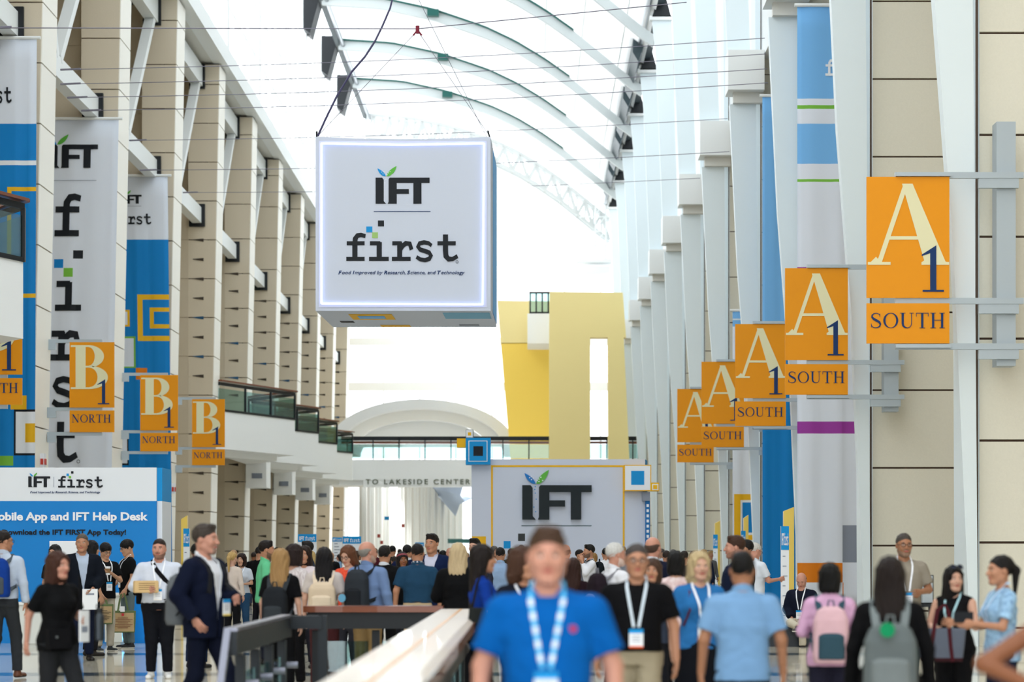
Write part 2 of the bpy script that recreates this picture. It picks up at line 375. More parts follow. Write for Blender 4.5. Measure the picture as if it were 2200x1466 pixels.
# ---- left wall: battered stone piers, infill faces
ZLP = [68.6+S*k for k in range(-1, 10)]          # pier front planes
def xl(h): return -13.85+.02*(h-15.0)            # battered corridor edge of a left pier
JH = [1.72*k+.05 for k in range(1, 17)]
JSL = 1.72
SLOT = mat('slot_dark', (70, 62, 54), .8); SLOTB = mat('slot_blue_light', (40, 86, 122), .6)
TOPL = 23.3
names = ['first', 'second', 'third', 'fourth', 'fifth', 'sixth', 'seventh', 'eighth', 'ninth', 'tenth', 'eleventh', 'twelfth']
for k, z in enumerate(ZLP):
    vis = k-1
    lab = {0: 'tan stone pier at the left edge, between the nearest two tall banners', 1: 'tan stone pier on the left between the white lettered banner and the blue one',
           2: 'tan stone pier directly right of the blue banner with yellow squares', 3: 'tan stone pier with slots behind the rightmost B 1 sign',
           4: 'tan stone pier rising where the nearer balcony run starts'}.get(vis, 'tan slotted stone pier of the left wall, %s beyond the first angular balcony' % names[vis-5] if vis > 4 else 'tan stone pier beyond the left edge of the picture')
    t = thing('stone_pier', lab, 'pier', (xl(0)-1.0, z, 0), 0, 'stone piers of the left wall')
    b = MB()
    # shaft with joints: stacked blocks
    hs = [0]+[h for h in JH if h < TOPL]+[TOPL]
    for a, c_ in zip(hs[:-1], hs[1:]):
        g0 = .02 if a > 0 else 0
        # shaft
        x0, x1 = xl(a+g0), xl(c_-.02)
        b.prism([(-15.05, z, a+g0), (x0, z, a+g0), (x0, z+2.1, a+g0), (-15.05, z+2.1, a+g0)], [(-15.05, z, c_-.02), (x1, z, c_-.02), (x1, z+2.1, c_-.02), (-15.05, z+2.1, c_-.02)])
    b.out('shaft', STONE, t)
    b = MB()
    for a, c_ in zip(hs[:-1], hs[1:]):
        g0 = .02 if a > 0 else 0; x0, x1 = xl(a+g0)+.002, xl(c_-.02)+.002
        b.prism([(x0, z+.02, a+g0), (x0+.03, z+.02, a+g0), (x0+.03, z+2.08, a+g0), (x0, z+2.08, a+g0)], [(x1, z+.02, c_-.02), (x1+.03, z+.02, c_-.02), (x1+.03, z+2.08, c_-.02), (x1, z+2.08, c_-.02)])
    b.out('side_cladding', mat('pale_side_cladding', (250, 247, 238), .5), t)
    b = MB(); b.box(-15.04, xl(0)-.04, z+.03, z+2.07, 0, TOPL-.05); b.out('joint_core', JOINT, t)
    b = MB()      # flush infill below the beam level, set back above it
    for a, c_ in zip(hs[:-1], hs[1:]):
        zz = z+.0 if a < 16.0 else z+1.2
        b.box(-17.4, -15.05, zz+.01, z+2.0, a+.02, c_-.02)
    b.box(-17.4, -15.05, z+.04 , z+1.9, 0, 16.2); b.box(-17.4, -15.05, z+1.24, z+1.9, 16, TOPL)
    b.out('infill_panel', STONE2, t)
    if vis >= 3:
        n = 0
        for h in np.arange(.9, 16, .86):
            n += 1
            if abs(h-8.3) < .9: continue
            bl = 8.9 < h < 14.0 and (n % 2 == 0 or True)
            s_ = MB(); w_ = .30; x = -14.55
            s_.xz([(x-w_, h), (x+w_*.6, h-.08), (x+w_*.6, h+.06), (x-w_, h+.02)], z-.03, z+.03); s_.out('slot', SLOTB if (9.4 < h < 13.7 and n % 2 == 0) else SLOT, t)
# the wall plane between piers
b = MB(); b.box(-17.9, -17.5, -12, 200, 0, 24); setp(b.out('wall_left', STONE2), kind='structure')
# fascia beam with soffit, then a glazed clerestory
b = MB(); b.box(-13.95, -13.35, -12, 199, 23.35, 24.15); setp(b.out('trim_2', WHITE), kind='structure')
b = MB(); b.box(-17.4, -13.95, -12, 199, 23.4, 23.6); setp(b.out('trim_3', SOFFIT), kind='structure')
b = MB()
for z in np.arange(30, 200, 3.2): b.box(-13.75, -13.6, z-.05, z+.05, 24.15, 36)
for h in (26.5, 29, 31.5): b.box(-13.75, -13.6, -12, 199, h-.05, h+.05)
for z in [z+1 for z in ZLP]+[ZLP[-1]+1+S]: b.box(-13.9, -13.4, z-.3, z+.3, 24.1, 36)
setp(b.out('window_2', WHITE), kind='structure')
# dark recesses at the left ceiling edge and the rail
b = MB(); b.bar((-12.45, 40, 35.1), (-12.45, VEND, 35.1), .25, .45); setp(b.out('trim_4', mat('dark_grey_steel', (72, 82, 86), .5)), kind='structure')
b = MB(); b.tube([(-12.1, 40, 34.9), (-12.1, VEND, 34.9)], .13, 8); setp(b.out('handrail', ALU), 'grey pipe rail running along the left edge of the vault', 'rail')
for i, z in enumerate(ZR[2:-1]):
    b = MB(); b.xz([(-13.5, 33.2), (-13.1, 32.9), (-12.4, 35.5), (-13.5, 35.5)], z-.2, z+1.9)
    setp(b.out('roof_bracket', DARK), 'dark triangular bracket box at the left vault edge, %s from the truss end' % ['nearest', 'second', 'third', 'fourth'][len(ZR[2:-1])-1-i], 'bracket', 'dark brackets at the left vault edge')
# longitudinal white beams and V braces of the upper left bays
for k in range(0, len(ZLP)-1):
    z0, z1 = ZLP[k]+2.1, ZLP[k+1]
    lab = {0: 'white steel truss bay in the top left corner with beams and slanting braces', 1: 'white steel truss bay above the white lettered banner, beams and V brace',
           2: 'white steel truss bay above the blue banner with yellow squares', 3: 'white steel truss bay directly above the slotted pier of the left wall'}.get(k, 'white steel truss bay, %s beyond the slotted pier behind the smallest B 1 sign' % names[k-4] if k > 3 else '')
    t = thing('truss_bay', lab, 'truss', (-14.6, (z0+z1)/2, 16.5), 0, 'white truss bays between the left piers')
    b = MB(); b.box(-14.85, -14.45, z0, z1, 16.25, 16.95); b.out('lower_beam', WHITE, t)
    b = MB(); b.box(-14.85, -14.4, z0, z1, 22.3, 23.2); b.out('upper_beam', WHITE, t)
    zm = z0+(z1-z0)*.36
    b = MB(); b.bar((-14.62, zm+.25, 16.9), (-14.62, z1-.5, 22.5), .32, .36, up=(1, 0, 0)); b.out('brace', WHITE, t)
    b = MB(); b.bar((-14.62, zm-.25, 16.9), (-14.62, z0+.3, 22.5), .32, .36, up=(1, 0, 0)); b.out('brace', WHITE, t)
    b = MB(); b.box(-15.0, -14.3, z1-.14, z1-.01, 16.1, 17.1); b.out('end_plate', DARK, t)
    b = MB(); b.box(-15.0, -14.3, z1-.14, z1-.01, 22.2, 23.3); b.out('end_plate', DARK, t)

FINM = mat('fin_white_metal', (228, 240, 245), .4)
STONER = mat('pale_stone', (232, 229, 214), .8, noise=.04, nscale=30, bump=.15)
# ---- right wall: stone piers facing the camera, tapered fins in front
ZRP = [41.1+S*k for k in range(0, 12)]
FL = [(0, 7.47), (6.8, 7.18), (11, 6.86), (16.4, 6.6), (25.8, 6.22), (27.8, 6.02)]
def xf(h): return float(np.interp(h, [a for a, _ in FL], [b_ for _, b_ in FL]))
FINM = mat('fin_white_metal', (230, 237, 239), .4)
for k, z in enumerate(ZRP):
    v = k
    lab = {0: 'tan stone pier at the right edge behind the nearest A 1 sign post', 1: 'tan stone pier behind the man in the grey-beige tee', 2: 'tan stone pier hidden behind the purple-striped banner'}.get(v, 'tan stone pier of the right wall, %s counted from the right edge' % names[v])
    t = thing('stone_pier', lab, 'pier', (9, z, 0), 0, 'stone piers of the right wall')
    b = MB(); hs = [0, .3]+[1.76+1.74*j for j in range(0, 9)]+[17.4, 23.4]
    for a, c_ in zip(hs[:-1], hs[1:]):
        b.box(7.7, 11.6, z+.15, z+2.0, a+(.02 if a > .1 else 0), c_-.02)
    b.out('stone_face', STONER, t)
    b = MB(); b.prism([(7.6, z+.55, 0), (7.7, z+.17, 0), (7.7, z+2, 0), (7.6, z+2, 0)], [(7.5, z+.55, 23.3), (7.7, z+.17, 23.3), (7.7, z+2, 23.3), (7.5, z+2, 23.3)]); b.out('corner_panel', FINM, t)
    b = MB(); b.box(7.66, 11.5, z+.22, z+1.95, 0, 23.3); b.out('joint_core', JOINT, t)
for k, z in enumerate(ZRP):
    v = k
    lab = {0: 'tapered white fin nearest the right edge, behind the largest A 1 sign', 1: 'tapered white fin right of the purple-striped banner', 2: 'tapered white fin between the tall blue banner and the purple-striped banner',
           3: 'tapered white fin just left of the tall blue banner', -1: 'tapered white fin beyond the right edge'}.get(v, '%s tapered white fin from the right along the right wall' % names[min(v, 11)])
    t = thing('wall_fin', lab, 'fin', (7.5, z, 0), 0, 'tapered white fins of the right wall')
    def strip(h0, h1, name, m=FINM, th=.34):
        b = MB(); hs = [h0]+[h for h, _ in FL if h0 < h < h1]+[h1]
        L_ = [(xf(h), h) for h in hs]; R_ = [(7.6-.008*h if h < 17 else 7.3-.03*(h-17), h) for h in hs[::-1]]
        b.xz(L_+R_, z-.25, z-.25+th); return b.out(name, m, t)
    strip(.0, 16.35, 'lower_blade'); strip(17.9, 27.75, 'upper_blade')
    b = MB(); b.box(6.5, 7.68, z-.9, z+.4, 16.7, 18.0); b.out('beam_box', WHITE, t)
    b = MB(); b.box(6.7, 7.68, z-.5, z-.2, 16.35, 16.7); b.out('neck', SOFFIT, t)
    b = MB(); b.xz([(6.02, 27.75), (6.95, 27.75), (6.75, 28.5), (6.45, 29.6), (6.25, 28.5)], z-.4, z+.3); b.out('cap_bracket', DARK, t)
    b = MB(); b.box(5.9, 7.0, z-.4, z+.1, 27.6, 27.8); b.out('cap_plate', WHITE, t)
b = MB(); b.box(11.7, 12, -12, 200, 0, 24); setp(b.out('wall_right', STONE2), kind='structure')
b = MB(); b.box(7.7, 8.0, -12, 199, 17.9, 28.5); setp(b.out('trim_5', WHITE), kind='structure')
b = MB(); b.box(8.0, 11.6, -12, 199, 23.4, 23.8); setp(b.out('trim_6', SOFFIT), kind='structure')
# dark longitudinal roof edge on the right with louvre plates, and rail
b = MB(); b.bar((6.35, 40, 28.6), (6.35, VEND, 28.6), .5, .5); setp(b.out('trim_7', mat('dark_edge', (60, 70, 76), .5)), kind='structure')
b = MB(); b.tube([(5.86, 40, 28.33), (5.86, VEND, 28.33)], .13, 8); setp(b.out('handrail', ALU), 'grey pipe rail running along the right edge of the vault', 'rail')
b = MB(); b.tube([(6.05, 40, 28.45), (6.05, VEND, 28.45)], .07, 8); setp(b.out('handrail', ALU), 'thin inner pipe beside the right vault rail', 'rail')
for i, z in enumerate(ZR[1:-1]):
    b = MB(); b.xz([(5.45, 27.9), (5.75, 27.4), (6.3, 28.9), (5.5, 28.9)], z-6, z+4.5)
    setp(b.out('roof_louvre', mat('louvre_dark', (58, 72, 78), .4)), 'dark louvre plate along the right vault edge, %s from the truss end' % ['nearest', 'second', 'third', 'fourth', 'fifth', 'sixth'][len(ZR[1:-1])-1-i], 'louvre', 'dark louvre plates along the right vault edge')

# ---- balconies on the left, sawtooth plan
FASC = mat('white_fascia', (250, 252, 252), .6)
def balcony(zc, lab, glass_n=3):
    A, B_, D_ = (-13.9, zc-7.4), (-11.2, zc), (-13.9, zc+4.2)
    t = thing('balcony', lab, 'balcony', (-13, zc-2, 6.3), 0, 'sawtooth balconies along the left wall')
    b = MB(); b.xy([A, B_, D_, (-15.2, zc+4.2), (-15.2, zc-7.4)], 6.35, 8.05); b.out('slab', FASC, t)
    b = MB(); b.xy([(-13.9, zc-5.5), (-12.0, zc-.6), (-13.9, zc+3.4)], 6.05, 6.35); b.out('lower_soffit', FASC, t)
    b = MB(); b.box(-13.9, -12.9, zc+3.0, zc+5.0, 4.9, 6.35); b.out('duct_box', FASC, t)
    b = MB(); b.box(-13.6, -13.1, zc+2.96, zc+3.0, 5.35, 5.6); b.out('vent_grille', GREYP, t)
    def along(p, q, s_): return (p[0]+(q[0]-p[0])*s_, p[1]+(q[1]-p[1])*s_)
    for p, q, n in ((A, B_, glass_n), (B_, D_, 2)):
        for j in range(n):
            a, c_ = along(p, q, j/n), along(p, q, (j+1)/n)
            g_ = MB(); g_.bar((a[0], a[1], 8.6), (c_[0], c_[1], 8.6), .02, .95); g_.out('glass_panel', GLASS, t)
            pp = MB(); pp.box(c_[0]-.05, c_[0]+.05, c_[1]-.05, c_[1]+.05, 8.05, 9.25); pp.out('post', DARK, t)
        r = MB(); r.bar((p[0], p[1], 9.42), (q[0], q[1], 9.42), .32, .07); r.out('handrail', WOOD, t)
        r = MB(); r.bar((p[0], p[1], 9.28), (q[0], q[1], 9.28), .08, .14); r.out('top_channel', DARK, t)
        r = MB(); r.bar((p[0], p[1], 8.1), (q[0], q[1], 8.1), .08, .1); r.out('bottom_channel', DARK, t)
balcony(53.6, 'white balcony with blue-tinted glass guard at the far left edge', 2)
for j, zc in enumerate((116, 129, 141.5, 154)):
    balcony(zc, ['white angular balcony with glass guard right of the rightmost B 1 sign', 'second angular white balcony beyond the slotted piers', 'third angular white balcony along the left wall', 'farthest angular white balcony, next to the cross bridge'][j])
# cross bridge
BZ = 160
t = thing('foot_bridge', 'white bridge with glass guard crossing the hall above the crowd', 'bridge', (-2, BZ, 6.6))
p0, p1 = P(740, 1040, BZ), P(1180, 988, BZ)
b = MB(); b.box(-13.9, 11, BZ, BZ+5, p0.z+.25, p1.z); b.out('slab', FASC, t)
b = MB(); b.box(-13.9, 11, BZ+.35, BZ+4.6, p0.z-.1, p0.z+.25); b.out('lower_edge', FASC, t)
b = MB(); b.box(-12.4, 11, BZ+.05, BZ+.2, P(0, 941, BZ).z-.18, P(0, 938, BZ).z); b.out('top_channel', DARK, t)
b = MB(); b.box(-12.4, 11, BZ+.2, BZ+.42, P(0, 952, BZ).z-.05, P(0, 948, BZ).z); b.out('handrail', WOOD, t)
for x in np.arange(-12, 11, 1.72):
    b = MB(); b.box(x-.04, x+.04, BZ+.05, BZ+.14, p1.z, P(0, 941, BZ).z); b.out('post', DARK, t)
    b = MB(); b.box(x+.04, x+1.68, BZ+.08, BZ+.1, p1.z+.08, P(0, 955, BZ).z); b.out('glass_panel', GLASS, t)
t2 = textpolys('TO LAKESIDE CENTER', 786, -1041, 11, 224, bold=.008, space=1.4)
put('lettering', t2, pxmap(BZ+.02), mat('bronze_lettering', (96, 104, 84), .5), t, .05)
b = MB(); b.box(P(780, 0, BZ).x, P(1100, 0, BZ).x, BZ+.03, BZ+.3, P(0, 1047, BZ).z, P(0, 1024, BZ).z); b.out('sign_band', FASC, t)
# white barrel vault beyond the bridge
def ell(cx, cz, rx, rz, a0, a1, n=24): return [(cx+rx*math.cos(math.radians(a0+(a1-a0)*i/n)), cz+rz*math.sin(math.radians(a0+(a1-a0)*i/n))) for i in range(n+1)]
c0 = P(905, 958, 172); rx = (1105-905)*172/FPX; rz = (958-858)*172/FPX
t = thing('barrel_vault', 'low white barrel vault roof rising behind the cross bridge', 'vault', (c0.x, 172, 8))
b = MB(); o_ = ell(c0.x, c0.z, rx, rz, 0, 180); i_ = ell(c0.x, c0.z, rx*.86, rz*.8, 0, 180)
for j in range(24): b.prism([(o_[j][0], 172, o_[j][1]), (o_[j+1][0], 172, o_[j+1][1]), (i_[j+1][0], 172, i_[j+1][1]), (i_[j][0], 172, i_[j][1])], [(q_[0], 192, q_[1]) for q_ in (o_[j], o_[j+1], i_[j+1], i_[j])])
b.out('vault_shell', cm, t)
b = MB(); i2 = ell(c0.x, c0.z, rx*.70, rz*.58, 0, 180)
for j in range(24): b.prism([(i_[j][0], 173.5, i_[j][1]), (i_[j+1][0], 173.5, i_[j+1][1]), (i2[j+1][0], 173.5, i2[j+1][1]), (i2[j][0], 173.5, i2[j][1])], [(q_[0], 174, q_[1]) for q_ in (i_[j], i_[j+1], i2[j+1], i2[j])])
b.out('inner_arch', WHITE2, t)
b = MB(); b.xz([(q_[0], q_[1]) for q_ in i2], 174.6, 174.8); b.out('end_wall', cm, t)
# the passage under the bridge: white ribbed wall curving away, bluish vault strip
t = thing('ribbed_passage', 'white ribbed wall of the passage seen under the bridge', 'wall', (-9, 180, 0))
b = MB(); g2 = MB()
for j in range(15):
    x = -11.6+j*.42; z = 167+j*2.0
    b.box(x-.1, x+.42, z, z+.5, 0, 7.0)
    g2.box(x+.1, x+.2, z-.3, z, 0, 7.0)
b.out('wall_panel', WHITE2, t); g2.out('rib', WHITE, t)
area('added_passage_fill', (-7, 175, 6.9), (math.radians(-35), 0, 0), 12, 4, 1500)  # added fill light to brighten the passage wall; stands for no lamp there
b = MB(); q0 = P(985, 1118, 176); 
cv = [P(925, 1048, 188), P(1016, 1048, 172), P(1016, 1071, 172), P(988, 1084, 180), P(979, 1110, 188)]; b.prism(cv[::-1], [q_+Vector((0, 1.5, .3)) for q_ in cv[::-1]])
b.out('curved_canopy', mat('blue_grey_canopy', (150, 170, 200), .5), t)
b = MB(); b.bar(P(962, 1163, 190), P(1015, 1163, 190), .1, .35); b.out('transom', mat('teal_rail', (60, 110, 110), .5), t)
for (x, y, m_, n_) in ((831, 1114, BLUEP, 'small_sign'), (866, 1130, mat('red_alarm', (170, 70, 60), .5), 'fire_alarm'), (814, 1152, MATS['red_alarm'], 'fire_alarm'), (820, 1166, MATS['red_alarm'], 'small_sign')):
    p = P(x, y, 166.5); b = MB(); b.box(p.x-.1-.06*(m_ is BLUEP), p.x+.1+.06*(m_ is BLUEP), 166.4, 166.55, p.z-.12, p.z+.12); b.out(n_, m_, t)
# yellow tower
YT = mat('yellow_wall', (246, 226, 158), .6); YO = mat('yellow_wall_deep', (255, 218, 100), .6)
t = thing('yellow_tower', 'tall yellow wall block with slot opening at the end of the hall', 'tower', (4, 158.5, 0))
TZ = 158.5
def pz(x, y, z=TZ): p = P(x, y, z); return (p.x, p.z)
b = MB()
b.xz([pz(1180, 985), pz(1268, 985), pz(1268, 725), pz(1180, 725)], TZ, TZ+1.2)
b.xz([pz(1307, 985), pz(1352, 985), pz(1340, 725), pz(1306, 725)], TZ, TZ+1.2)
b.xz([pz(1180, 725), pz(1345, 725), pz(1338, 629), pz(1181, 627)], TZ, TZ+1.2)
b.box(P(1181, 0, TZ).x, P(1268, 0, TZ).x, TZ, TZ+1.2, 0, pz(0, 985)[1]); b.box(P(1307, 0, TZ).x, P(1352, 0, TZ).x, TZ, TZ+1.2, 0, pz(0, 985)[1])
b.out('front_slab', YT, t)
b = MB(); Z2 = 168
b.xz([pz(1097, 990, Z2), pz(1200, 990, Z2), pz(1200, 738, Z2), pz(1076, 738, Z2)], Z2, Z2+1); b.out('recessed_wall', YO, t)
b = MB(); b.xz([pz(1076, 737, Z2), pz(1200, 737, Z2), pz(1200, 648, Z2), pz(1068, 646, Z2)], Z2-.05, Z2+1); b.out('upper_wall', YT, t)
t = thing('lookout_box', 'small white lookout balcony on the yellow tower', 'balcony', tuple(P(1156, 738, 164)))
b = MB(); p0 = P(1133, 738, 162); p1 = P(1181, 674, 162); b.box(p0.x, p1.x, 162, 167, p0.z, p1.z); b.out('box', FASC, t)
b = MB(); p2 = P(1137, 627, 162); b.box(p2.x, p1.x, 162, 162.12, p2.z-.12, p2.z)
for x in (1139, 1152, 1165, 1178): q = P(x, 0, 162); b.box(q.x-.05, q.x+.05, 162, 162.1, p1.z, p2.z)
b.box(p2.x, p1.x, 162, 162.1, p1.z, p1.z+.12); b.out('guard_frame', DARK, t)
b = MB(); b.box(p2.x, p1.x, 162.04, 162.06, p1.z, p2.z); b.out('glass_panel', GLASS, t)
# ---------------------------------------------------------------- printed cloth banners: a grid of patches with soft folds
def banner(name, label, Z, xl_, xr_, yt, yb, patches, mats, group, skew=0, lean_out=0, folds=.03, extra=None, seed=1, top_w=None):
    """picture-space outline at depth Z; patches = list (x0,x1,y0,y1,material index), later ones on top"""
    t = thing(name, label, 'banner', tuple(P((xl_+xr_)/2, yb, Z)), 0, group)
    xs = sorted(set([xl_, xr_]+[q for p in patches for q in p[:2] if xl_ < q < xr_]+list(np.linspace(xl_, xr_, 14)[1:-1])))
    ys = sorted(set([yt, yb]+[q for p in patches for q in p[2:4] if yt < q < yb]+list(np.arange(yt, yb, 45)[1:])))
    ph = seed*1.7
    def fold(x, y):
        a = (y-yt)/(yb-yt)
        return folds*(math.sin(x*.11*Z/70+ph+a*1.3)+.5*math.sin(x*.23*Z/70+2*ph-a*2))*(.3+.7*a)
    def mp(u, v, d):
        x, y = u, -v; xx = x-skew*(y-yt); p = P(xx, y, Z); return (p.x, p.y-d+fold(x, y), p.z)
    vs = [mp(x, -y, 0) for y in ys for x in xs]; n = len(xs)
    vs2 = [mp(x, -y, -.012) for y in ys for x in xs]
    fs = []; mi = []
    for j in range(len(ys)-1):
        for i in range(n-1):
            cx, cy = (xs[i]+xs[i+1])/2, (ys[j]+ys[j+1])/2; k = 0
            for p in patches:
                if p[0] <= cx <= p[1] and p[2] <= cy <= p[3]: k = p[4]
            fs.append((j*n+i, (j+1)*n+i, (j+1)*n+i+1, j*n+i+1)); mi.append(k)
    N = len(vs); back = [tuple(q+N for q in f[::-1]) for f in fs]
    edge = []
    for i in range(n-1): edge += [(i, i+1, N+i+1, N+i)]
    L_ = (len(ys)-1)*n
    for i in range(n-1): edge += [(L_+i+1, L_+i, N+L_+i, N+L_+i+1)]
    for j in range(len(ys)-1): edge += [(j*n, N+j*n, N+(j+1)*n, (j+1)*n), (j*n+n-1, (j+1)*n+n-1, N+(j+1)*n+n-1, N+j*n+n-1)]
    link_mesh('cloth', vs+vs2, fs+back+edge, mats, t, mi+mi+[mi[0]]*len(edge), True)
    b = MB(); p0 = P(xl_-6, yt, Z); p1 = P(xr_+8, yt, Z); b.tube([(p0.x, Z, p0.z+.05), (p1.x, Z, p1.z+.05)], .05, 8); b.out('hanging_rod', WHITE, t)
    if extra: extra(t, mp)
    return t
def frame_patches(x0, x1, y0, y1, w_, m_, inner=None):
    L_ = [(x0, x1, y0, y1, m_)]
    if inner is not None: L_.append((x0+w_, x1-w_, y0+w_, y1-w_, inner))
    return L_
def split(polys, step):          # cut long quads so print follows the cloth folds
    out = []
    for q in polys:
        if len(q) != 4: out.append(q); continue
        hx = max(abs(q[0][0]-q[1][0]), abs(q[3][0]-q[2][0]), abs(q[0][1]-q[1][1]), abs(q[3][1]-q[2][1])); n = max(1, int(hx/step))
        hy = max(abs(q[1][0]-q[2][0]), abs(q[0][0]-q[3][0]), abs(q[1][1]-q[2][1]), abs(q[0][1]-q[3][1])); m_ = max(1, int(hy/step))
        f = lambda s_, t_: tuple((q[0][k]*(1-s_)+q[1][k]*s_)*(1-t_)+(q[3][k]*(1-s_)+q[2][k]*s_)*t_ for k in (0, 1))
        for i in range(n):
            for j in range(m_): out.append([f(i/n, j/m_), f((i+1)/n, j/m_), f((i+1)/n, (j+1)/m_), f(i/n, (j+1)/m_)])
    return out
BM = [CLOTHW, BLUE, YEL, BLACK, GREENP, ORP, PURP, GREYP, BLUEL, PRW]
LB = 'tall banners between the left piers'
# left banner 0
def ex0(t, mp):
    put('lettering', split(slab_word(-62, -221, 34, 88), 6), mp, BLACK, t, .004, .022)
    put('lettering', split(logo_word(-70, -146, 50, 70), 6), mp, BLACK, t, .004, .022)
banner('wall_banner', 'white over blue banner at the left edge behind the balcony', 68.2, -150, 79, 85, 1120,
       [(-150, 79, 266, 1120, 1), (-150, 79, 345, 355, 9)]+frame_patches(17, 110, 402, 640, 9, 2, 1)+[(33, 90, 880, 979, 3), (37, 90, 885, 974, 9), (57, 90, 910, 951, 2), (26, 60, 850, 880, 2), (-150, 32, 980, 1001, 4)], BM, LB, .004, extra=ex0, seed=1)
def ex1(t, mp):
    put('lettering', split(logo_word(110, -361, 50, 102), 8), mp, BLACK, t, .004, .022)
    put('leaf_mark', split(leaf(124, -311, 22, 24, 1), 6), mp, LEAFG, t, .004, .022)
    put('leaf_mark', split(leaf(123, -311, 16, 18, -1), 6), mp, BLUEP, t, .004, .022)
    put('rule', rect(112, -388.6, 210, -387.6), mp, GREYP, t, .004, .022)
    for ch, yb_, h, x0, x1 in (('sf', 508, 88, 122, 186), ('si', 668, 88, 126, 190), ('sr', 775, 88, 119, 185), ('ss', 876, 88, 120, 186), ('st', 993, 88, 120, 186)):
        k = x1-x0; put('lettering', split([[(x0+px*k, -yb_+py*h) for px, py in q] for q in G[ch][0]], 10), mp, BLACK, t, .004, .022)
    put('lettering', [[(179+px*8, -996+py*8) for px, py in q] for q in bowl(.5, .5, .5, .5, .12, .12, 0, 360, 16)], mp, BLACK, t, .004, .022)
banner('wall_banner', 'tall white banner with vertical black slab letters and leaf logo', 81.0, 60, 255, 258, 1150,
       [(163, 184, 538, 556, 3), (122, 142, 557, 576, 1), (143, 163, 576, 595, 4)], BM, LB, .02, extra=ex1, seed=2)
def ex2(t, mp):
    put('lettering', split(logo_word(262, -438, 19, 42), 5), mp, BLACK, t, .004, .022)
    put('leaf_mark', leaf(271, -418, 9, 10, 1), mp, LEAFG, t, .004, .022)
    put('rule', rect(262, -443.6, 303, -442.8), mp, GREYP, t, .004, .022)
    put('lettering', split(slab_word(240, -482, 23, 84), 5), mp, BLACK, t, .004, .022)
banner('wall_banner', 'white and blue banner printed with concentric yellow squares', 93.8, 215, 360, 380, 1210,
       [(215, 360, 515, 1210, 1)]+frame_patches(292, 400, 633, 733, 11, 2, 1)+frame_patches(318, 369, 661, 706, 9, 2, 1)+[(240, 275, 666, 702, 2), (240, 270, 670, 698, 0), (230, 287, 723, 791, 4), (230, 283, 727, 788, 0), (287, 311, 791, 816, 5),
        (230, 269, 936, 1000, 3), (230, 266, 940, 996, 0)], BM, LB, -.012, extra=ex2, seed=3)
RB = 'tall banners along the right wall'
def exr(t, mp): put('lettering', split(slab_word(1773, -163, 34, 110), 8), mp, PRW, t, .004, .022)
banner('wall_banner', 'wide white banner with blue blocks, purple stripe and orange block', 65.55, 1713, 1868, 15, 1300,
       [(1713, 1868, 15, 212, 8), (1713, 1868, 226, 234, 4), (1713, 1868, 266, 352, 8), (1713, 1868, 385, 391, 4), (1713, 1868, 574, 577, 6), (1713, 1868, 906, 932, 6), (1810, 1868, 1129, 1209, 7), (1713, 1810, 1210, 1252, 5), (1810, 1812, 1252, 1300, 5)], BM, RB, 0, extra=exr, seed=4)
banner('wall_banner', 'plain blue banner on the right wall left of the purple-striped one', 78.3, 1638, 1715, 209, 1300,
       [(1638, 1715, 209, 700, 8), (1638, 1715, 700, 1300, 1)], BM, RB, .0, seed=5)  # upper part in the paler blue, haze painted into the cloth colour
banner('wall_banner', 'narrow white banner with yellow and blue frames, right wall', 91.1, 1574, 1640, 670, 1300,
       [(1574, 1640, 670, 685, 8), (1574, 1640, 688, 702, 8), (1577, 1640, 1062, 1161, 2), (1591, 1640, 1075, 1150, 9), (1595, 1640, 1080, 1145, 1)], BM, RB, 0, seed=6)

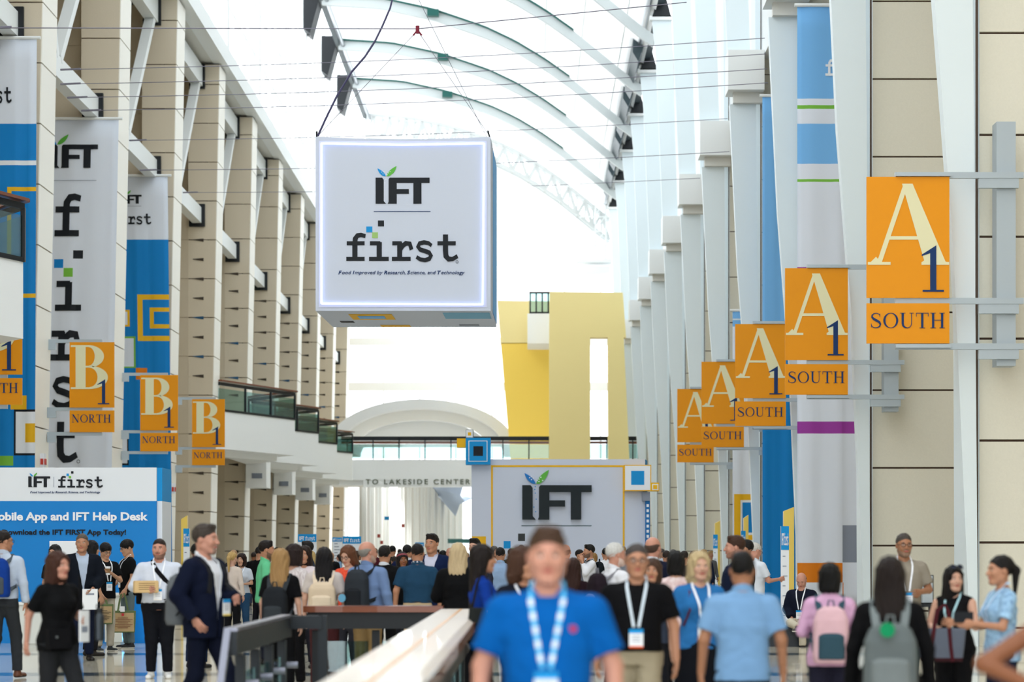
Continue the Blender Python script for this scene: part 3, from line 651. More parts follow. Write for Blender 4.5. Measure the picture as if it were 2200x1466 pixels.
# ---------------------------------------------------------------- hall signs  (A 1 SOUTH on the right, B 1 NORTH on the left)
def hall_sign(Z, x0, z1, wd, letter, word, label, side, group, tilt=0, post=True):
    """x0 left edge, z1 top; panels 2.0 and .66 high for width 1.33"""
    k = wd/1.38; t = thing('hall_sign', label, 'sign', (x0+wd/2, Z, z1-2.78*k), 0, group)
    hA = 2.02*k; gap = .09*k; hB = .67*k
    def mpf(u, v, d): return (x0+u*wd, Z-d, z1+v*wd)       # v in widths, downward negative
    b = MB(); b.box(x0, x0+wd, Z, Z+.04, z1-hA, z1); b.out('letter_panel', ORANGE, t)
    b = MB(); b.box(x0, x0+wd, Z, Z+.04, z1-hA-gap-hB, z1-hA-gap); b.out('word_panel', ORANGE, t)
    if letter == 'A':
        put('lettering', glyph('A', .015, -1.065, .98, .96), mpf, CREAM, t); put('lettering', glyph('1', .62, -1.39, .56, .33), mpf, NAVY, t, .005, .012)
        put('lettering', serif_word(word, .04, -1.83, .185, .91), mpf, NAVY, t)
    else:
        put('lettering', glyph('B', .02, -1.05, .98, .84), mpf, CREAM, t); put('lettering', glyph('1', .58, -1.39, .56, .33), mpf, NAVY, t, .005, .012)
        put('lettering', serif_word(word, .05, -1.80, .18, .88), mpf, NAVY, t)
    if side > 0:
        xb0, xb1, xp = x0+.35*wd, x0+wd+1.25, x0+wd+.98
        for i, zz in enumerate((z1+.035, z1-hA-gap/2, z1-hA-gap-hB-.045)):
            b = MB(); b.box(xb0, xb1, Z+.045, Z+.13, zz-.05, zz+.05); b.box(xb0, x0+wd+.02, Z-.05, Z+.045, zz-.03, zz+.03) if i != 1 else None
            b.box(xb0+1.3*k+.1, xb1-.08, Z+.06, Z+.16, zz-.21, zz-.05); b.out('bracket_arm', GREY, t)
        b = MB(); b.box(xp-.16, xp+.16, Z+.17, Z+.55, z1-hA-gap-hB-.36, z1+.95); b.out('wall_post', GREY, t)
    else:
        for i, zz in enumerate((z1+.035, z1-hA-gap/2, z1-hA-gap-hB-.045)):
            b = MB(); b.box(-14.0, x0+.72*wd, Z+.045, Z+.13, zz-.05, zz+.05); b.box(-14.0, -13.75, Z+.05, Z+.16, zz-.25, zz-.05); b.out('bracket_arm', GREY, t)
    return t
for k in range(5):
    Z = 40.3+S*k
    hall_sign(Z, 5.64, 6.324+EYE-.0, 1.38, 'A', 'SOUTH', ['largest orange A 1 SOUTH sign, nearest the right edge', 'second largest orange A 1 SOUTH sign, above the white banner with purple stripe', 'third orange A 1 SOUTH sign from the right, in front of the blue banner',
              'fourth orange A 1 SOUTH sign, its numeral partly covered', 'smallest orange A 1 SOUTH sign, leftmost of the right wall row'][k], 1, 'A 1 SOUTH signs')
for k in range(-1, 3):
    Z = 70.3+S*k
    hall_sign(Z, -13.34, 6.22+EYE, 1.30, 'B', 'NORTH', ['orange B 1 NORTH sign cut off at the left edge', 'orange B 1 NORTH sign over the white lettered banner', 'orange B 1 NORTH sign over the blue banner', 'smallest orange B 1 NORTH sign beside the angular balcony'][k+1], -1, 'B 1 NORTH signs')

# ---------------------------------------------------------------- hanging cube
CZ = 51.0
def cm_(x, y, d=0):
    p = P(x, y, CZ); return (p.x, p.y-d, p.z)
cube = thing('hanging_cube', 'huge white hanging cube sign with glowing frame and black logo', 'sign', tuple(P(866, 668, CZ)))
x0, z0 = P(678, 668, CZ).x, P(678, 668, CZ).z; x1, z1 = P(1054, 294, CZ).x, P(1054, 294, CZ).z; D = 3.65; SH = .075
FAB = mat('cube_fabric', (204, 212, 228), .7)
b = MB(); n = 20
front_t = [(x0+(x1-x0)*i/n, CZ, z1-.05*math.sin(math.pi*i/n)) for i in range(n+1)]; back_t = [(q[0]+SH, CZ+D, z1) for q in front_t]
front_b = [(x0+(x1-x0)*i/n, CZ, z0) for i in range(n+1)]; back_b = [(q[0]+SH, CZ+D, z0) for q in front_b]
vs = front_t+back_t+front_b+back_b; m_ = n+1; fs = []
for i in range(n): fs += [(i, 2*m_+i, 2*m_+i+1, i+1), (i, i+1, m_+i+1, m_+i), (2*m_+i, 3*m_+i, 3*m_+i+1, 2*m_+i+1), (m_+i, m_+i+1, 3*m_+i+1, 3*m_+i)]
fs += [(0, m_, 3*m_, 2*m_), (n, 2*m_+n, 3*m_+n, m_+n)]
b.add(vs, fs); b.out('fabric_box', FAB, cube)
LED = mat('led_tube', (190, 204, 255), .4, emit=1.5)
b = MB()
a_ = [cm_(691, 309, .03), cm_(866, 312, .03), cm_(1040, 309, .03), cm_(1037, 655, .03), cm_(691, 653, .03)]
for i in range(5): b.tube([a_[i], a_[(i+1) % 5]], .022, 6)
b.out('light_frame', LED, cube)
b = MB()
for (xa, ya, xb, yb_) in ((685, 303, 1046, 309), (685, 655, 1046, 661), (685, 309, 691, 655), (1040, 309, 1046, 655)):
    q0, q1 = cm_(xa, yb_), cm_(xb, ya); b.box(q0[0], q1[0], CZ-.012, CZ-.004, q0[2], q1[2])
b.out('frame_border', mat('frame_border_white', (212, 217, 240), .6), cube)
cmp_ = lambda u, v, d: cm_(u, -v, d)
put('lettering', logo_word(807, -438, 56, 116), cmp_, BLACK, cube)
lf = put('leaf_mark', leaf(830, -379, 22, 22, 1), cmp_, LEAFG, cube); lf2 = put('leaf_mark', leaf(829, -379, 17, 18, -1), cmp_, BLUEP, cube)
def dots(name, pts, r, m_, par, mp): put(name, [[(x+r*math.cos(a*math.pi/3), y+r*math.sin(a*math.pi/3)) for a in range(6)] for x, y in pts], mp, m_, par, .004, .008)
dots('leaf_dot', [(820, -370), (823, -374), (825, -369), (835, -372), (838, -369), (832, -376), (842, -376), (829, -386), (827, -393)], 1.0, PRW, cube, cmp_)
put('rule', rect(803, -455.5, 925, -454), cmp_, NAVY, cube)
put('pixel_square', rect(812, -486.5, 825, -474), cmp_, BLACK, cube); put('pixel_square', rect(787, -499.5, 800, -487), cmp_, BLUEP, cube); put('pixel_square', rect(799.5, -512, 812, -499.5), cmp_, mat('soft_green', (158, 196, 116), .6), cube)
put('lettering', slab_word(744, -561, 58, 240), cmp_, BLACK, cube)
put('lettering', [[(979+px*6, -566+py*6) for px, py in q] for q in bowl(.5, .5, .5, .5, .12, .12, 0, 360, 14)], cmp_, BLACK, cube)
put('tagline', mixed_text(TAG, 727, -589.5, 7.6, 274), cmp_, NAVY, cube)
# underside print and side print
def bot(x, s_, d): return (x0+(x1-x0)*x+SH*s_, CZ+D*s_, z0-d)
def put2(name, polys, m_, l_=.004):
    put(name, polys, lambda u, v, d: bot(u, v, d), m_, cube, .006, l_)
put2('printed_block', rect(.17, .18, .42, .5), YEL); put2('printed_block', rect(.215, .27, .37, .42), BLUEL, .014)
put2('printed_block', rect(.72, .1, .99, .45), mat('sky_print', (118, 180, 214), .6)); put2('printed_block', rect(.78, .82, .9, .92), GREYP); put2('printed_block', rect(.08, .6, .16, .7), BLACK); put2('printed_block', rect(.3, .85, .48, .97), YEL)
put('printed_block', rect(.35, 0.02, 1, .98), lambda u, v, d: (x1+SH*u+d, CZ+D*u, z0+(z1-z0)*v), BLUEL, cube)
b = MB(); b.tube([(x0+.02, CZ+.05, z1), (x0+.02, CZ+.05, z1+.12)], .02, 6); b.tube([(x1-.02, CZ+.05, z1), (x1-.06, CZ+.05, z1+.14)], .02, 6); b.out('eye_bolt', DARK, cube)
CABLE = mat('dark_cable', (54, 50, 84), .5); WIRE = mat('thin_wire', (120, 118, 132), .4, metal=.5)
def cable(name, pts, r, m_, label, group=None):
    b = MB(); b.tube(pts, r, 6); setp(b.out(name, m_, origin=pts[0]), label, 'cable', group)
cable('power_cable', [P(x, y, CZ+z) for x, y, z in ((683, 292, .0), (700, 255, .2), (723, 208, .5), (755, 155, .9), (784, 122, 1.2), (806, 88, 1.5), (822, 55, 1.8), (838, 18, 2.1), (850, -30, 2.5))], .022, CABLE, 'dark cable curving up from the left top corner of the hanging cube')
cable('suspension_wire', [P(897, 66, CZ), P(1050, 290, CZ+.2)], .006, WIRE, 'thin suspension wire from the ring to the right front corner of the cube', 'suspension wires of the hanging cube')
cable('suspension_wire', [P(897, 66, CZ), P(683, 292, CZ+.1)], .006, WIRE, 'thin suspension wire from the ring to the left front corner of the cube', 'suspension wires of the hanging cube')
cable('suspension_wire', [P(900, 0, CZ+2), P(1058, 320, CZ+D)], .006, WIRE, 'thin suspension wire running to the back right corner of the cube', 'suspension wires of the hanging cube')
b = MB(); p = P(897, 64, CZ); b.tube([p+Vector((0, 0, .08)), p-Vector((0, 0, .08))], .04, 8); b.tube([p-Vector((.09, 0, .12)), p, p-Vector((-.09, 0, .12))], .02, 6)
setp(b.out('rigging_ring', mat('rigging_red', (130, 40, 60), .5)), 'small red rigging ring on the wire above the cube', 'rigging')
# taut wires across the hall
WL = [((-20, 60, 52), (897, 62, CZ), (1475, 5, 52)), ((130, 150, 70.5), None, (1643, 82, 66.6)), ((130, 181, 70.6), None, (1646, 116, 66.7)), ((145, 210, 70.7), None, (1648, 148, 66.8)), ((175, 238, 70.8), None, (1650, 178, 66.9)),
      ((278, 302, 83.3), None, (1563, 255, 79.4)), ((300, 366, 83.4), None, (1567, 326, 79.5)), ((393, 414, 96), None, (1504, 383, 92.2))]
WN = ['topmost thin wire stretched across the hall, through the rigging ring', 'second thin wire from the top stretched across the hall', 'third thin wire from the top stretched across the hall', 'fourth thin wire from the top stretched across the hall', 'fifth thin wire from the top, just above cube height',
      'sixth thin wire from the top, passing right above the cube', 'seventh thin wire from the top, passing behind the cube', 'lowest thin wire stretched across the hall']
for (a, m_, c_), lab in zip(WL, WN):
    A_, B_ = P(*a), P(*c_); pts = [A_]
    if m_: pts += [P(*m_), B_]
    else:
        for i in range(1, 9): q = A_.lerp(B_, i/8); q.z -= .25*math.sin(math.pi*i/8)*.6; pts.append(q)
    b = MB(); b.tube(pts, .011, 5); b.tube([A_, A_.lerp(B_, .03)], .03, 6)
    setp(b.out('tension_wire', WIRE), lab, 'wire', 'taut wires across the hall')

# ---------------------------------------------------------------- help desk booth at left
HZ = 42.3
t = thing('help_desk_booth', 'blue and white help desk booth wall with app lettering', 'booth', tuple(P(150, 1383, HZ)))
p = P(336, 1005, HZ); xb = p.x; zt = p.z
def hd(x, y, d=0): q = P(x, y, HZ); return (q.x, HZ-d, q.z)
hm = lambda u, v, d: hd(u, -v, d)
zs = P(0, 1077, HZ).z
b = MB(); b.box(xb-4.6, xb, HZ, HZ+1.2, 0.0, zs); b.out('lower_wall', mat('booth_blue', (8, 128, 208), .5), t)
b = MB(); b.box(xb-4.6, xb, HZ, HZ+1.2, zs, zt); b.out('header', mat('booth_white', (226, 232, 240), .5), t)
BW = MATS['booth_white']
b = MB(); b.box(xb, xb+.09, HZ+.08, HZ+1.15, 0, zs); b.out('end_panel', BW, t)
b = MB(); b.box(xb, xb+.09, HZ+.08, HZ+1.15, zs, zt); b.out('end_panel', BLUEP, t)
put('lettering', logo_word(61, -1047, 23, 47), hm, BLACK, t); put('leaf_mark', leaf(72, -1024, 8, 8, 1), hm, LEAFG, t); put('leaf_mark', leaf(71, -1024, 7, 7, -1), hm, BLUEP, t)
put('rule', rect(115.2, -1047, 116, -1025), hm, GREYP, t); put('lettering', slab_word(125, -1048, 24, 96), hm, BLACK, t)
put('pixel_square', rect(153, -1018, 158, -1013), hm, BLACK, t); put('pixel_square', rect(143, -1023, 148, -1018), hm, BLUEP, t); put('pixel_square', rect(148, -1028, 153, -1023), hm, GREENP, t)
put('tagline', mixed_text(TAG, 65, -1060, 4.2, 152), hm, NAVY, t)
put('lettering', textpolys('Mobile App and IFT Help Desk', -24, -1118, 16.5, 342, bold=.035), hm, PRW, t)
put('lettering', textpolys('Download the IFT FIRST App Today!', 5, -1149, 10.5, 266, bold=.03), hm, BLACK, t)
b = MB(); q0, q1 = hd(107, 1200), hd(168, 1163); b.box(q0[0], q1[0], HZ-.03, HZ-.002, q0[2], q1[2]); b.out('white_card', PRW, t)
# counters
def counter(x, y, x2, y2, Z, lab, glow=False):
    t = thing('counter', lab, 'counter', tuple(P((x+x2)/2, 1195+EYE*FPX/Z, Z)), 0)
    a, c_ = P(x, y, Z), P(x2, y, Z)
    b = MB(); b.box(a.x, c_.x, Z, Z+.6, .06, a.z-.04); b.out('body', mat('counter_white', (224, 228, 226), .4), t)
    b = MB(); b.box(a.x-.04, c_.x+.04, Z-.04, Z+.64, a.z-.04, a.z); b.out('top', mat('counter_top', (236, 238, 236), .3), t)
    b = MB(); b.box(a.x+.03, c_.x-.03, Z+.03, Z+.57, 0, .06); b.out('plinth', MATS['counter_white'], t)
    if glow:
        b = MB(); b.box(c_.x+.01, c_.x+.05, Z+.05, Z+.5, .1, a.z-.1); b.out('light_panel', mat('counter_glow', (120, 200, 255), .4, emit=2.5), t)
counter(28, 1295, 95, 1397, 40.5, 'white registration counter at the left edge beside the woman in black')
counter(225, 1275, 262, 1390, 41.2, 'narrow white counter with blue glow between the two tote bags', True)
# ---------------------------------------------------------------- logo wall with cubes
LZ = 70.0
t = thing('logo_wall', 'big white wall with black logo letters and thin gold frame', 'display wall', tuple(P(1205, 1304, LZ)))
def lw(x, y, d=0): q = P(x, y, LZ); return (q.x, LZ-d, q.z)
lm = lambda u, v, d: lw(u, -v, d)
WALLW = mat('display_wall_white', (206, 214, 232), .55)
q0, q1 = lw(1013, 0), lw(1386, 987)
b = MB(); b.box(q0[0], q1[0], LZ, LZ+1.6, 0, q1[2]); b.out('wall_block', WALLW, t)
b = MB(); q2 = lw(1396, 0); b.prism([(q1[0], LZ+.05, 0), (q2[0], LZ+1.4, 0), (q2[0], LZ+1.5, 0), (q1[0], LZ+1.5, 0)], [(q1[0], LZ+.05, q1[2]), (q2[0], LZ+1.4, q1[2]), (q2[0], LZ+1.5, q1[2]), (q1[0], LZ+1.5, q1[2])]); b.out('side_return', BLUEP, t)
put('gold_frame', rect(1055, -1200, 1059, -1001)+rect(1338, -1200, 1342, -1001)+rect(1055, -1004, 1342, -1000), lm, YEL, t)
put('lettering', logo_word(1122, -1117, 74, 149), lm, mat('logo_dark', (14, 28, 34), .5), t, .12)
put('leaf_mark', leaf(1152, -1040, 30, 27, 1), lm, LEAFG, t, .03); put('leaf_mark', leaf(1151, -1040, 23, 24, -1), lm, mat('leaf_blue', (20, 120, 200), .5), t, .03)
dots('leaf_dot', [(1138, -1027), (1142, -1031), (1146, -1028), (1142, -1024), (1158, -1030), (1162, -1026), (1154, -1033), (1166, -1033), (1158, -1035)], 1.5, PRW, t, lambda u, v, d: lw(u, -v, d+.03))
dots('leaf_dot', [(1150, -1046), (1149, -1052), (1150, -1060), (1152, -1073), (1147, -1090), (1151, -1100)], 1.4, BLUEP, t, lm)
put('rule', rect(1120, -1130.8, 1271, -1129.4), lm, mat('rule_teal', (30, 74, 84), .5), t)
put('pixel_square', rect(1113, -1163, 1128, -1147), lm, mat('charcoal', (50, 54, 56), .5), t); put('pixel_square', rect(1082, -1179, 1097, -1163), lm, BLUEP, t); put('pixel_square', rect(1014, -1175, 1044, -1153), lm, YEL, t)
put('pixel_square', rect(1097, -1195, 1106, -1179), lm, GREENP, t)
def block(px0, px1, py0, py1, d0, d1, m_, lab, deco=()):
    tt_ = thing('decor_cube', lab, 'block', lw((px0+px1)/2, py1, d1))
    a, c_ = lw(px0, py1), lw(px1, py0); b = MB(); b.box(a[0], c_[0], LZ-d1, LZ+d0, a[2], c_[2]); b.out('box', m_, tt_)
    for (x, x2, y, y2, mm) in deco: put('printed_square', rect(x, -y2, x2, -y), lambda u, v, d: lw(u, -v, d+d1), mm, tt_, .006, .004+.004*deco.index((x, x2, y, y2, mm)))
block(1001, 1054, 942, 999, .4, .25, BLUEP, 'blue display block with white outline and black centre atop the logo wall', [(1007, 1047.5, 948, 993, PRW), (1008.5, 1046, 949.5, 991.5, BLUEP), (1017.5, 1038, 960, 981, BLACK)])
block(982, 1001, 943, 962, .3, .2, YEL, 'small gold block at the left of the blue display block')
block(1001, 1017, 924, 942, .3, .2, mat('block_grey', (120, 124, 120), .5), 'small grey-edged white block with gold centre on top of the blue block', [(1002, 1016, 925, 941, PRW), (1005.5, 1012.5, 930, 937, YEL)])
block(1340, 1398, 1000, 1056, -.01, .3, YEL, 'white block with gold edge and blue centre on the right of the logo wall', [(1342, 1396, 1002, 1054, PRW), (1355, 1383, 1013, 1043, BLUEP)])
block(1398, 1415, 1038, 1056, .2, .3, YEL, 'small gold block beside the white and blue block', [(1400, 1413, 1041, 1054, PRW), (1402, 1411, 1043, 1052, YEL)])
block(1379, 1396, 1058, 1077, -.01, .2, GREYP, 'small grey block under the white and blue block')
tt_ = thing('info_pillar', 'narrow blue pillar sign with white vertical writing right of the logo wall', 'sign', lw(1391, 1304, .2))
a, c_ = lw(1386, 1300), lw(1396, 1077); b = MB(); b.box(a[0], c_[0], LZ-.15, LZ-.02, 0, c_[2]); b.out('panel', mat('pillar_blue', (20, 110, 180), .5), tt_)
put('lettering', [q for k in range(9) for q in rect(1388.5, -1090-k*11, 1393.5, -1084-k*11)], lambda u, v, d: lw(u, -v, d+.15), PRW, tt_)
# ---------------------------------------------------------------- small directory signs
def small_logo_sign(x0_, x1_, y0_, y1_, Z, lab, tall=True, word=True):
    t = thing('directory_sign', lab, 'sign', tuple(P((x0_+x1_)/2, 1195+EYE*FPX/Z, Z)))
    a, c_ = P(x0_, y1_, Z), P(x1_, y0_, Z); hh = (y1_-y0_)
    b = MB(); b.box(a.x, c_.x, Z, Z+.08, max(a.z, .02), c_.z); b.out('panel', PRW, t)
    mp = lambda u, v, d: tuple(P(u, -v, Z)+Vector((0, -d, 0)))
    yh = y0_+min(hh*.25, (x1_-x0_)*(.44 if not tall else 3.0))
    put('header', rect(x0_, -yh, x1_, -y0_), mp, BLUEP, t)
    w_ = x1_-x0_
    m2 = lambda u, v, d: tuple(P(u, -v, Z)+Vector((0, -d-.01, 0)))
    hgt = (yh-y0_)*.5
    put('lettering', logo_word(x0_+w_*.08, -(y0_+(yh-y0_)*.8), hgt, w_*.26), m2, PRW, t); put('lettering', slab_word(x0_+w_*.4, -(y0_+(yh-y0_)*.8), hgt, w_*.52), m2, PRW, t)
    n = 7
    for k in range(n):
        yy = yh+(y1_-yh)*(k+.6)/(n+1)
        put('text_line', rect(x0_+w_*.2, -yy-(1.6), x0_+w_*(.55+.25*((k*7) % 3)/2), -yy), mp, GREYP, t)
    b = MB(); b.box(a.x-.05, c_.x+.05, Z-.15, Z+.3, 0, .03); b.out('foot_plate', GREY, t)
small_logo_sign(640, 680, 1148, 1215, 78, 'white sign with blue logo header behind the man with glasses', False)
small_logo_sign(736, 776, 1153, 1215, 84, 'white sign with blue logo header left of the bald man with backpack', False)
small_logo_sign(714, 735, 1155, 1215, 96, 'small blue sign between the two white logo signs', False)
small_logo_sign(892, 911, 1166, 1210, 110, 'distant blue logo sign behind the tall man in navy blazer', False)
def gold_totem(x0_, x1_, yt, Z, lab):
    t = thing('gold_panel', lab, 'panel', tuple(P((x0_+x1_)/2, 1195+EYE*FPX/Z, Z)))
    a, c_ = P(x0_, 0, Z), P(x1_, yt, Z); b = MB()
    b.prism([(a.x, Z, 0), (c_.x, Z, 0), (c_.x, Z+.2, 0), (a.x, Z+.2, 0)], [(a.x, Z, c_.z-.1), (c_.x, Z, c_.z), (c_.x, Z+.2, c_.z), (a.x, Z+.2, c_.z-.1)])
    b.out('face', mat('gold_metal', (226, 196, 96), .35, metal=.35), t)
    b = MB(); b.box(a.x-.05, c_.x+.05, Z-.05, Z+.25, 0, .12); b.out('base', MATS['gold_metal'], t)
gold_totem(1684, 1706, 1090, 58, 'tall gold panel behind the nearest white directory sign on the right')
small_logo_sign(1678, 1695, 1131, 1352, 50, 'tall white directory sign with blue header in front of the blue banner')
gold_totem(1598, 1608, 1107, 74, 'slim gold panel right of the bearded man in profile')
small_logo_sign(1592, 1602, 1141, 1300, 72, 'narrow directory sign just right of the bearded man in profile')
gold_totem(1536, 1547, 1119, 84, 'slim gold panel left of the bearded man in profile')
small_logo_sign(1532, 1542, 1149, 1290, 82, 'narrow directory sign just left of the bearded man in profile')
gold_totem(389, 402, 1108, 64, 'slim gold panel left of the man in the navy suit')
small_logo_sign(394, 407, 1136, 1330, 60, 'narrow pale directory sign left of the man in the navy suit')
# red fire alarms on piers, small fittings
for (y, Z, lab) in ((990, 69.6, 'small white and red alarm box on the leftmost pier'), (1050, 95.2, 'small white and red alarm box beside the blue banner')):
    z_ = P(0, y, Z).z; xw = xl(z_)+.03; b = MB(); b.box(xw, xw+.12, Z-.14, Z+.14, z_-.2, z_+.2); b.box(xw+.12, xw+.15, Z-.1, Z+.1, z_-.12, z_+.05, 1); b.box(xw+.02, xw+.1, Z-.16, Z-.14, z_-.12, z_+.05, 1)
    setp(b.out('alarm_box', [PRW, mat('alarm_red', (196, 60, 50), .5)]), lab, 'alarm')
# sanitizer stand
Z = 29.0; t = thing('sanitizer_stand', 'grey hand sanitizer stand on black post behind the woman with sunglasses', 'dispenser', tuple(P(1995, 1195+EYE*FPX/Z, Z)))
def bx(name, xa, xb_, ya, yb_, z0_, z1_, m_, par=t, Z=Z):
    a, c_ = P(xa, yb_, Z), P(xb_, ya, Z); b = MB(); b.box(a.x, c_.x, Z+z0_, Z+z1_, a.z, c_.z); return b.out(name, m_, par)
bx('back_board', 1976, 2006, 1236, 1303, .0, .06, DARK); bx('dispenser_body', 1979, 2001, 1238, 1295, -.1, -.001, mat('dispenser_grey', (168, 178, 184), .4))
put('lettering', textpolys('PURELL', 1980, -1251, 3.6, 18, bold=.03), lambda u, v, d: tuple(P(u, -v, Z-.1)+Vector((0, -d, 0))), NAVY, t)
bx('drip_tray', 1976, 2006, 1298, 1304, -.2, 0, DARK)
b = MB(); p = P(2003, 1300, Z); b.box(p.x-.03, p.x+.03, Z+.06, Z+.12, .03, p.z); b.out('post', DARK, t)
b = MB(); b.box(p.x-.3, p.x+.15, Z-.2, Z+.3, 0, .03); b.out('foot', DARK, t)
# low ledge under the seated man
b = MB(); p = P(1715, 1300, 41); b.box(p.x-.55, p.x+.75, 40.75, 41.5, 0, .34); setp(b.out('low_plinth', mat('plinth_dark', (44, 50, 58), .4)), 'low dark plinth the bald man sits on', 'plinth')

# ---------------------------------------------------------------- escalator balustrade in the foreground
t = thing('balustrade', 'glossy wide wooden handrail running toward the camera between the walkers', 'railing', (-.66, 16, 0))
HR = 1.0
GLW = mat('wood_painted_glare', (238, 228, 218), .38, noise=.05, nscale=5, stretch=(6, .6, 6), coat=.3)  # pale base paints in the bright window reflected on the brown wood
def vrow(y): return EYE-(y-1195)*0
b = MB(); zr = EYE-.53
b.xz([(-.90, zr-.03), (-.87, zr), (-.50, zr), (-.46, zr-.03), (-.46, zr-.09), (-.5, zr-.12), (-.87, zr-.12), (-.90, zr-.09)], 7.0, 24.2); b.out('handrail', GLW, t)
b = MB(); b.box(-.455, -.445, 7.0, 24.0, zr-.1, zr-.025); b.out('rail_edge', WOOD, t)
b = MB(); b.box(-.68, -.655, 7.0, 24.0, zr+.0, zr+.004); b.out('inlay_strip', mat('tan_inlay', (206, 150, 80), .3), t)
b = MB(); b.box(-.80, -.52, 7.2, 24.0, zr-.3, zr-.13); b.out('under_beam', DARK, t)
for i, y in enumerate((9.2, 12.4, 15.6, 18.8, 22, 23.9)):
    b = MB(); b.box(-.71, -.63, y-.05, y+.05, 0, zr-.3); b.out('post', DARK, t)
    if y < 23:
        b = MB(); b.box(-.68, -.66, y+.1, min(y+3.1, 23.8), .1, zr-.42); b.out('glass_panel', GLASS, t)
b = MB(); b.box(-.75, -.59, 7, 24, 0, .12); b.out('base_shoe', DARK, t)
t = thing('balustrade', 'dark cross railing with red-brown wooden top behind the shiny handrail', 'railing', (-1.6, 25.7, 0))
p0, p1 = P(655, 1302, 25.7), P(905, 1302, 25.7)
b = MB(); b.box(p0.x, -.9, 25.5, 25.9, zr-.065, zr-.0); b.out('handrail', WOOD, t)
b = MB(); b.box(p0.x+.04, -.9, 25.55, 25.85, zr-.24, zr-.065); b.out('under_beam', DARK, t)
for x in (p0.x+.12, -1.62, -.98):
    b = MB(); b.box(x-.04, x+.04, 25.65, 25.75, 0, zr-.26); b.out('post', DARK, t)
b = MB(); b.box(p0.x+.2, -1.7, 25.69, 25.71, .12, P(0, 1378, 25.7).z); b.out('glass_panel', GLASS, t)
b = MB(); b.box(-1.55, -1.05, 25.69, 25.71, .12, P(0, 1378, 25.7).z); b.out('glass_panel', GLASS, t)
t = thing('balustrade', 'grey metal balustrade with clamps at the foot of the left walkers', 'railing', (-2.2, 20, 0))
STL = mat('grey_rail_steel', (32, 38, 44), .45)
XB = -2.19; ZA, ZB = 17.8, 21.9
b = MB(); b.box(XB-.05, XB+.05, ZA, ZB, zr-.025, zr); b.out('top_rail', mat('bright_rail', (132, 134, 148), .25, metal=.5), t)
b = MB(); b.box(XB-.045, XB+.045, ZA, ZB, zr-.2, zr-.026); b.out('under_rail', STL, t)
b = MB(); b.box(XB, -1.86, ZB-.08, ZB+.02, zr-.13, zr-.01); b.out('cross_rail', STL, t)
b = MB(); b.box(-1.9, -1.82, ZB-.06, ZB+.02, 0, zr-.01); b.out('post', STL, t)
b = MB(); b.prism([(XB-.05, ZA, zr), (XB+.0, ZA, zr), (XB+.0, ZA+.05, zr-.06), (XB-.05, ZA+.05, zr-.06)], [(XB-.1, ZA-.7, 0), (XB-.05, ZA-.7, 0), (XB-.05, ZA-.65, 0), (XB-.1, ZA-.65, 0)]); b.out('sloping_end', MATS['bright_rail'], t)
b = MB(); b.box(XB-.42, XB-.32, ZA-.9, ZA-.8, 0, zr-.42); b.out('post', MATS['bright_rail'], t)
for i, y in enumerate((18.4, 19.4, 20.4, 21.5)):
    b = MB(); b.box(XB-.035, XB+.035, y-.06, y+.06, 0, zr-.22); b.out('post', STL, t)
    b = MB(); b.tube([(XB+.04, y, zr-.44), (XB+.14, y, zr-.44)], .03, 10); b.out('clamp', MATS['bright_rail'], t)
    if i < 3:
        b = MB(); b.box(XB-.01, XB+.01, y+.1, y+.9, .1, zr-.36); b.out('glass_panel', GLASS, t)
# ---------------------------------------------------------------- people: smooth blended bodies from distance fields
def smin(a, b, k):
    h = np.clip(.5+.5*(b-a)/k, 0, 1); return b+(a-b)*h-k*h*(1-h)
def e_ell(p, c, r):
    q = (p-np.array(c)); r = np.array(r); k0 = np.linalg.norm(q/r, axis=-1); k1 = np.linalg.norm(q/r**2, axis=-1)+1e-9
    return k0*(k0-1)/k1
def e_cap(p, a, ra, b, rb, flat=(1, 1, 1), cut=False):
    a = np.array(a, float); b = np.array(b, float); f = np.array(flat, float)
    pa = (p-a); ab = b-a; t = np.clip((pa@ab)/(ab@ab), 0, 1); d = (pa-t[..., None]*ab)/f
    s = np.linalg.norm(d, axis=-1)-(ra+t*(rb-ra))
    if cut:
        n = ab/np.linalg.norm(ab); s = np.maximum(s, (p-b)@n)
    return s
def e_loft(p, prof, n=2.4):
    """prof rows: z, cx, cy, rx, ry"""
    pr = np.array(sorted(prof)); z = p[..., 2]
    cx, cy, rx, ry = (np.interp(z, pr[:, 0], pr[:, k]) for k in (1, 2, 3, 4))
    q = ((np.abs((p[..., 0]-cx)/rx))**n+(np.abs((p[..., 1]-cy)/ry))**n)**(1/n)
    s = (q-1)*np.minimum(rx, ry)
    return np.maximum(s, np.maximum(pr[0, 0]-z, z-pr[-1, 0]))
def field(prims, p):
    F = None
    for pr in prims:
        k = pr[0]; op = pr[-1]
        if k == 'e': d = e_ell(p, pr[1], pr[2])
        elif k == 'c': d = e_cap(p, *pr[1:-1])
        elif k == 'l': d = e_loft(p, pr[1], pr[2])
        elif k == 'f': d = pr[1](p)
        mode, kk = op
        if F is None: F = d
        elif mode == '+': F = smin(F, d, kk)
        elif mode == '-': F = -smin(-F, d, kk)
        elif mode == '&': F = np.maximum(F, d)
        elif mode == 'd': F = F+d
    return F
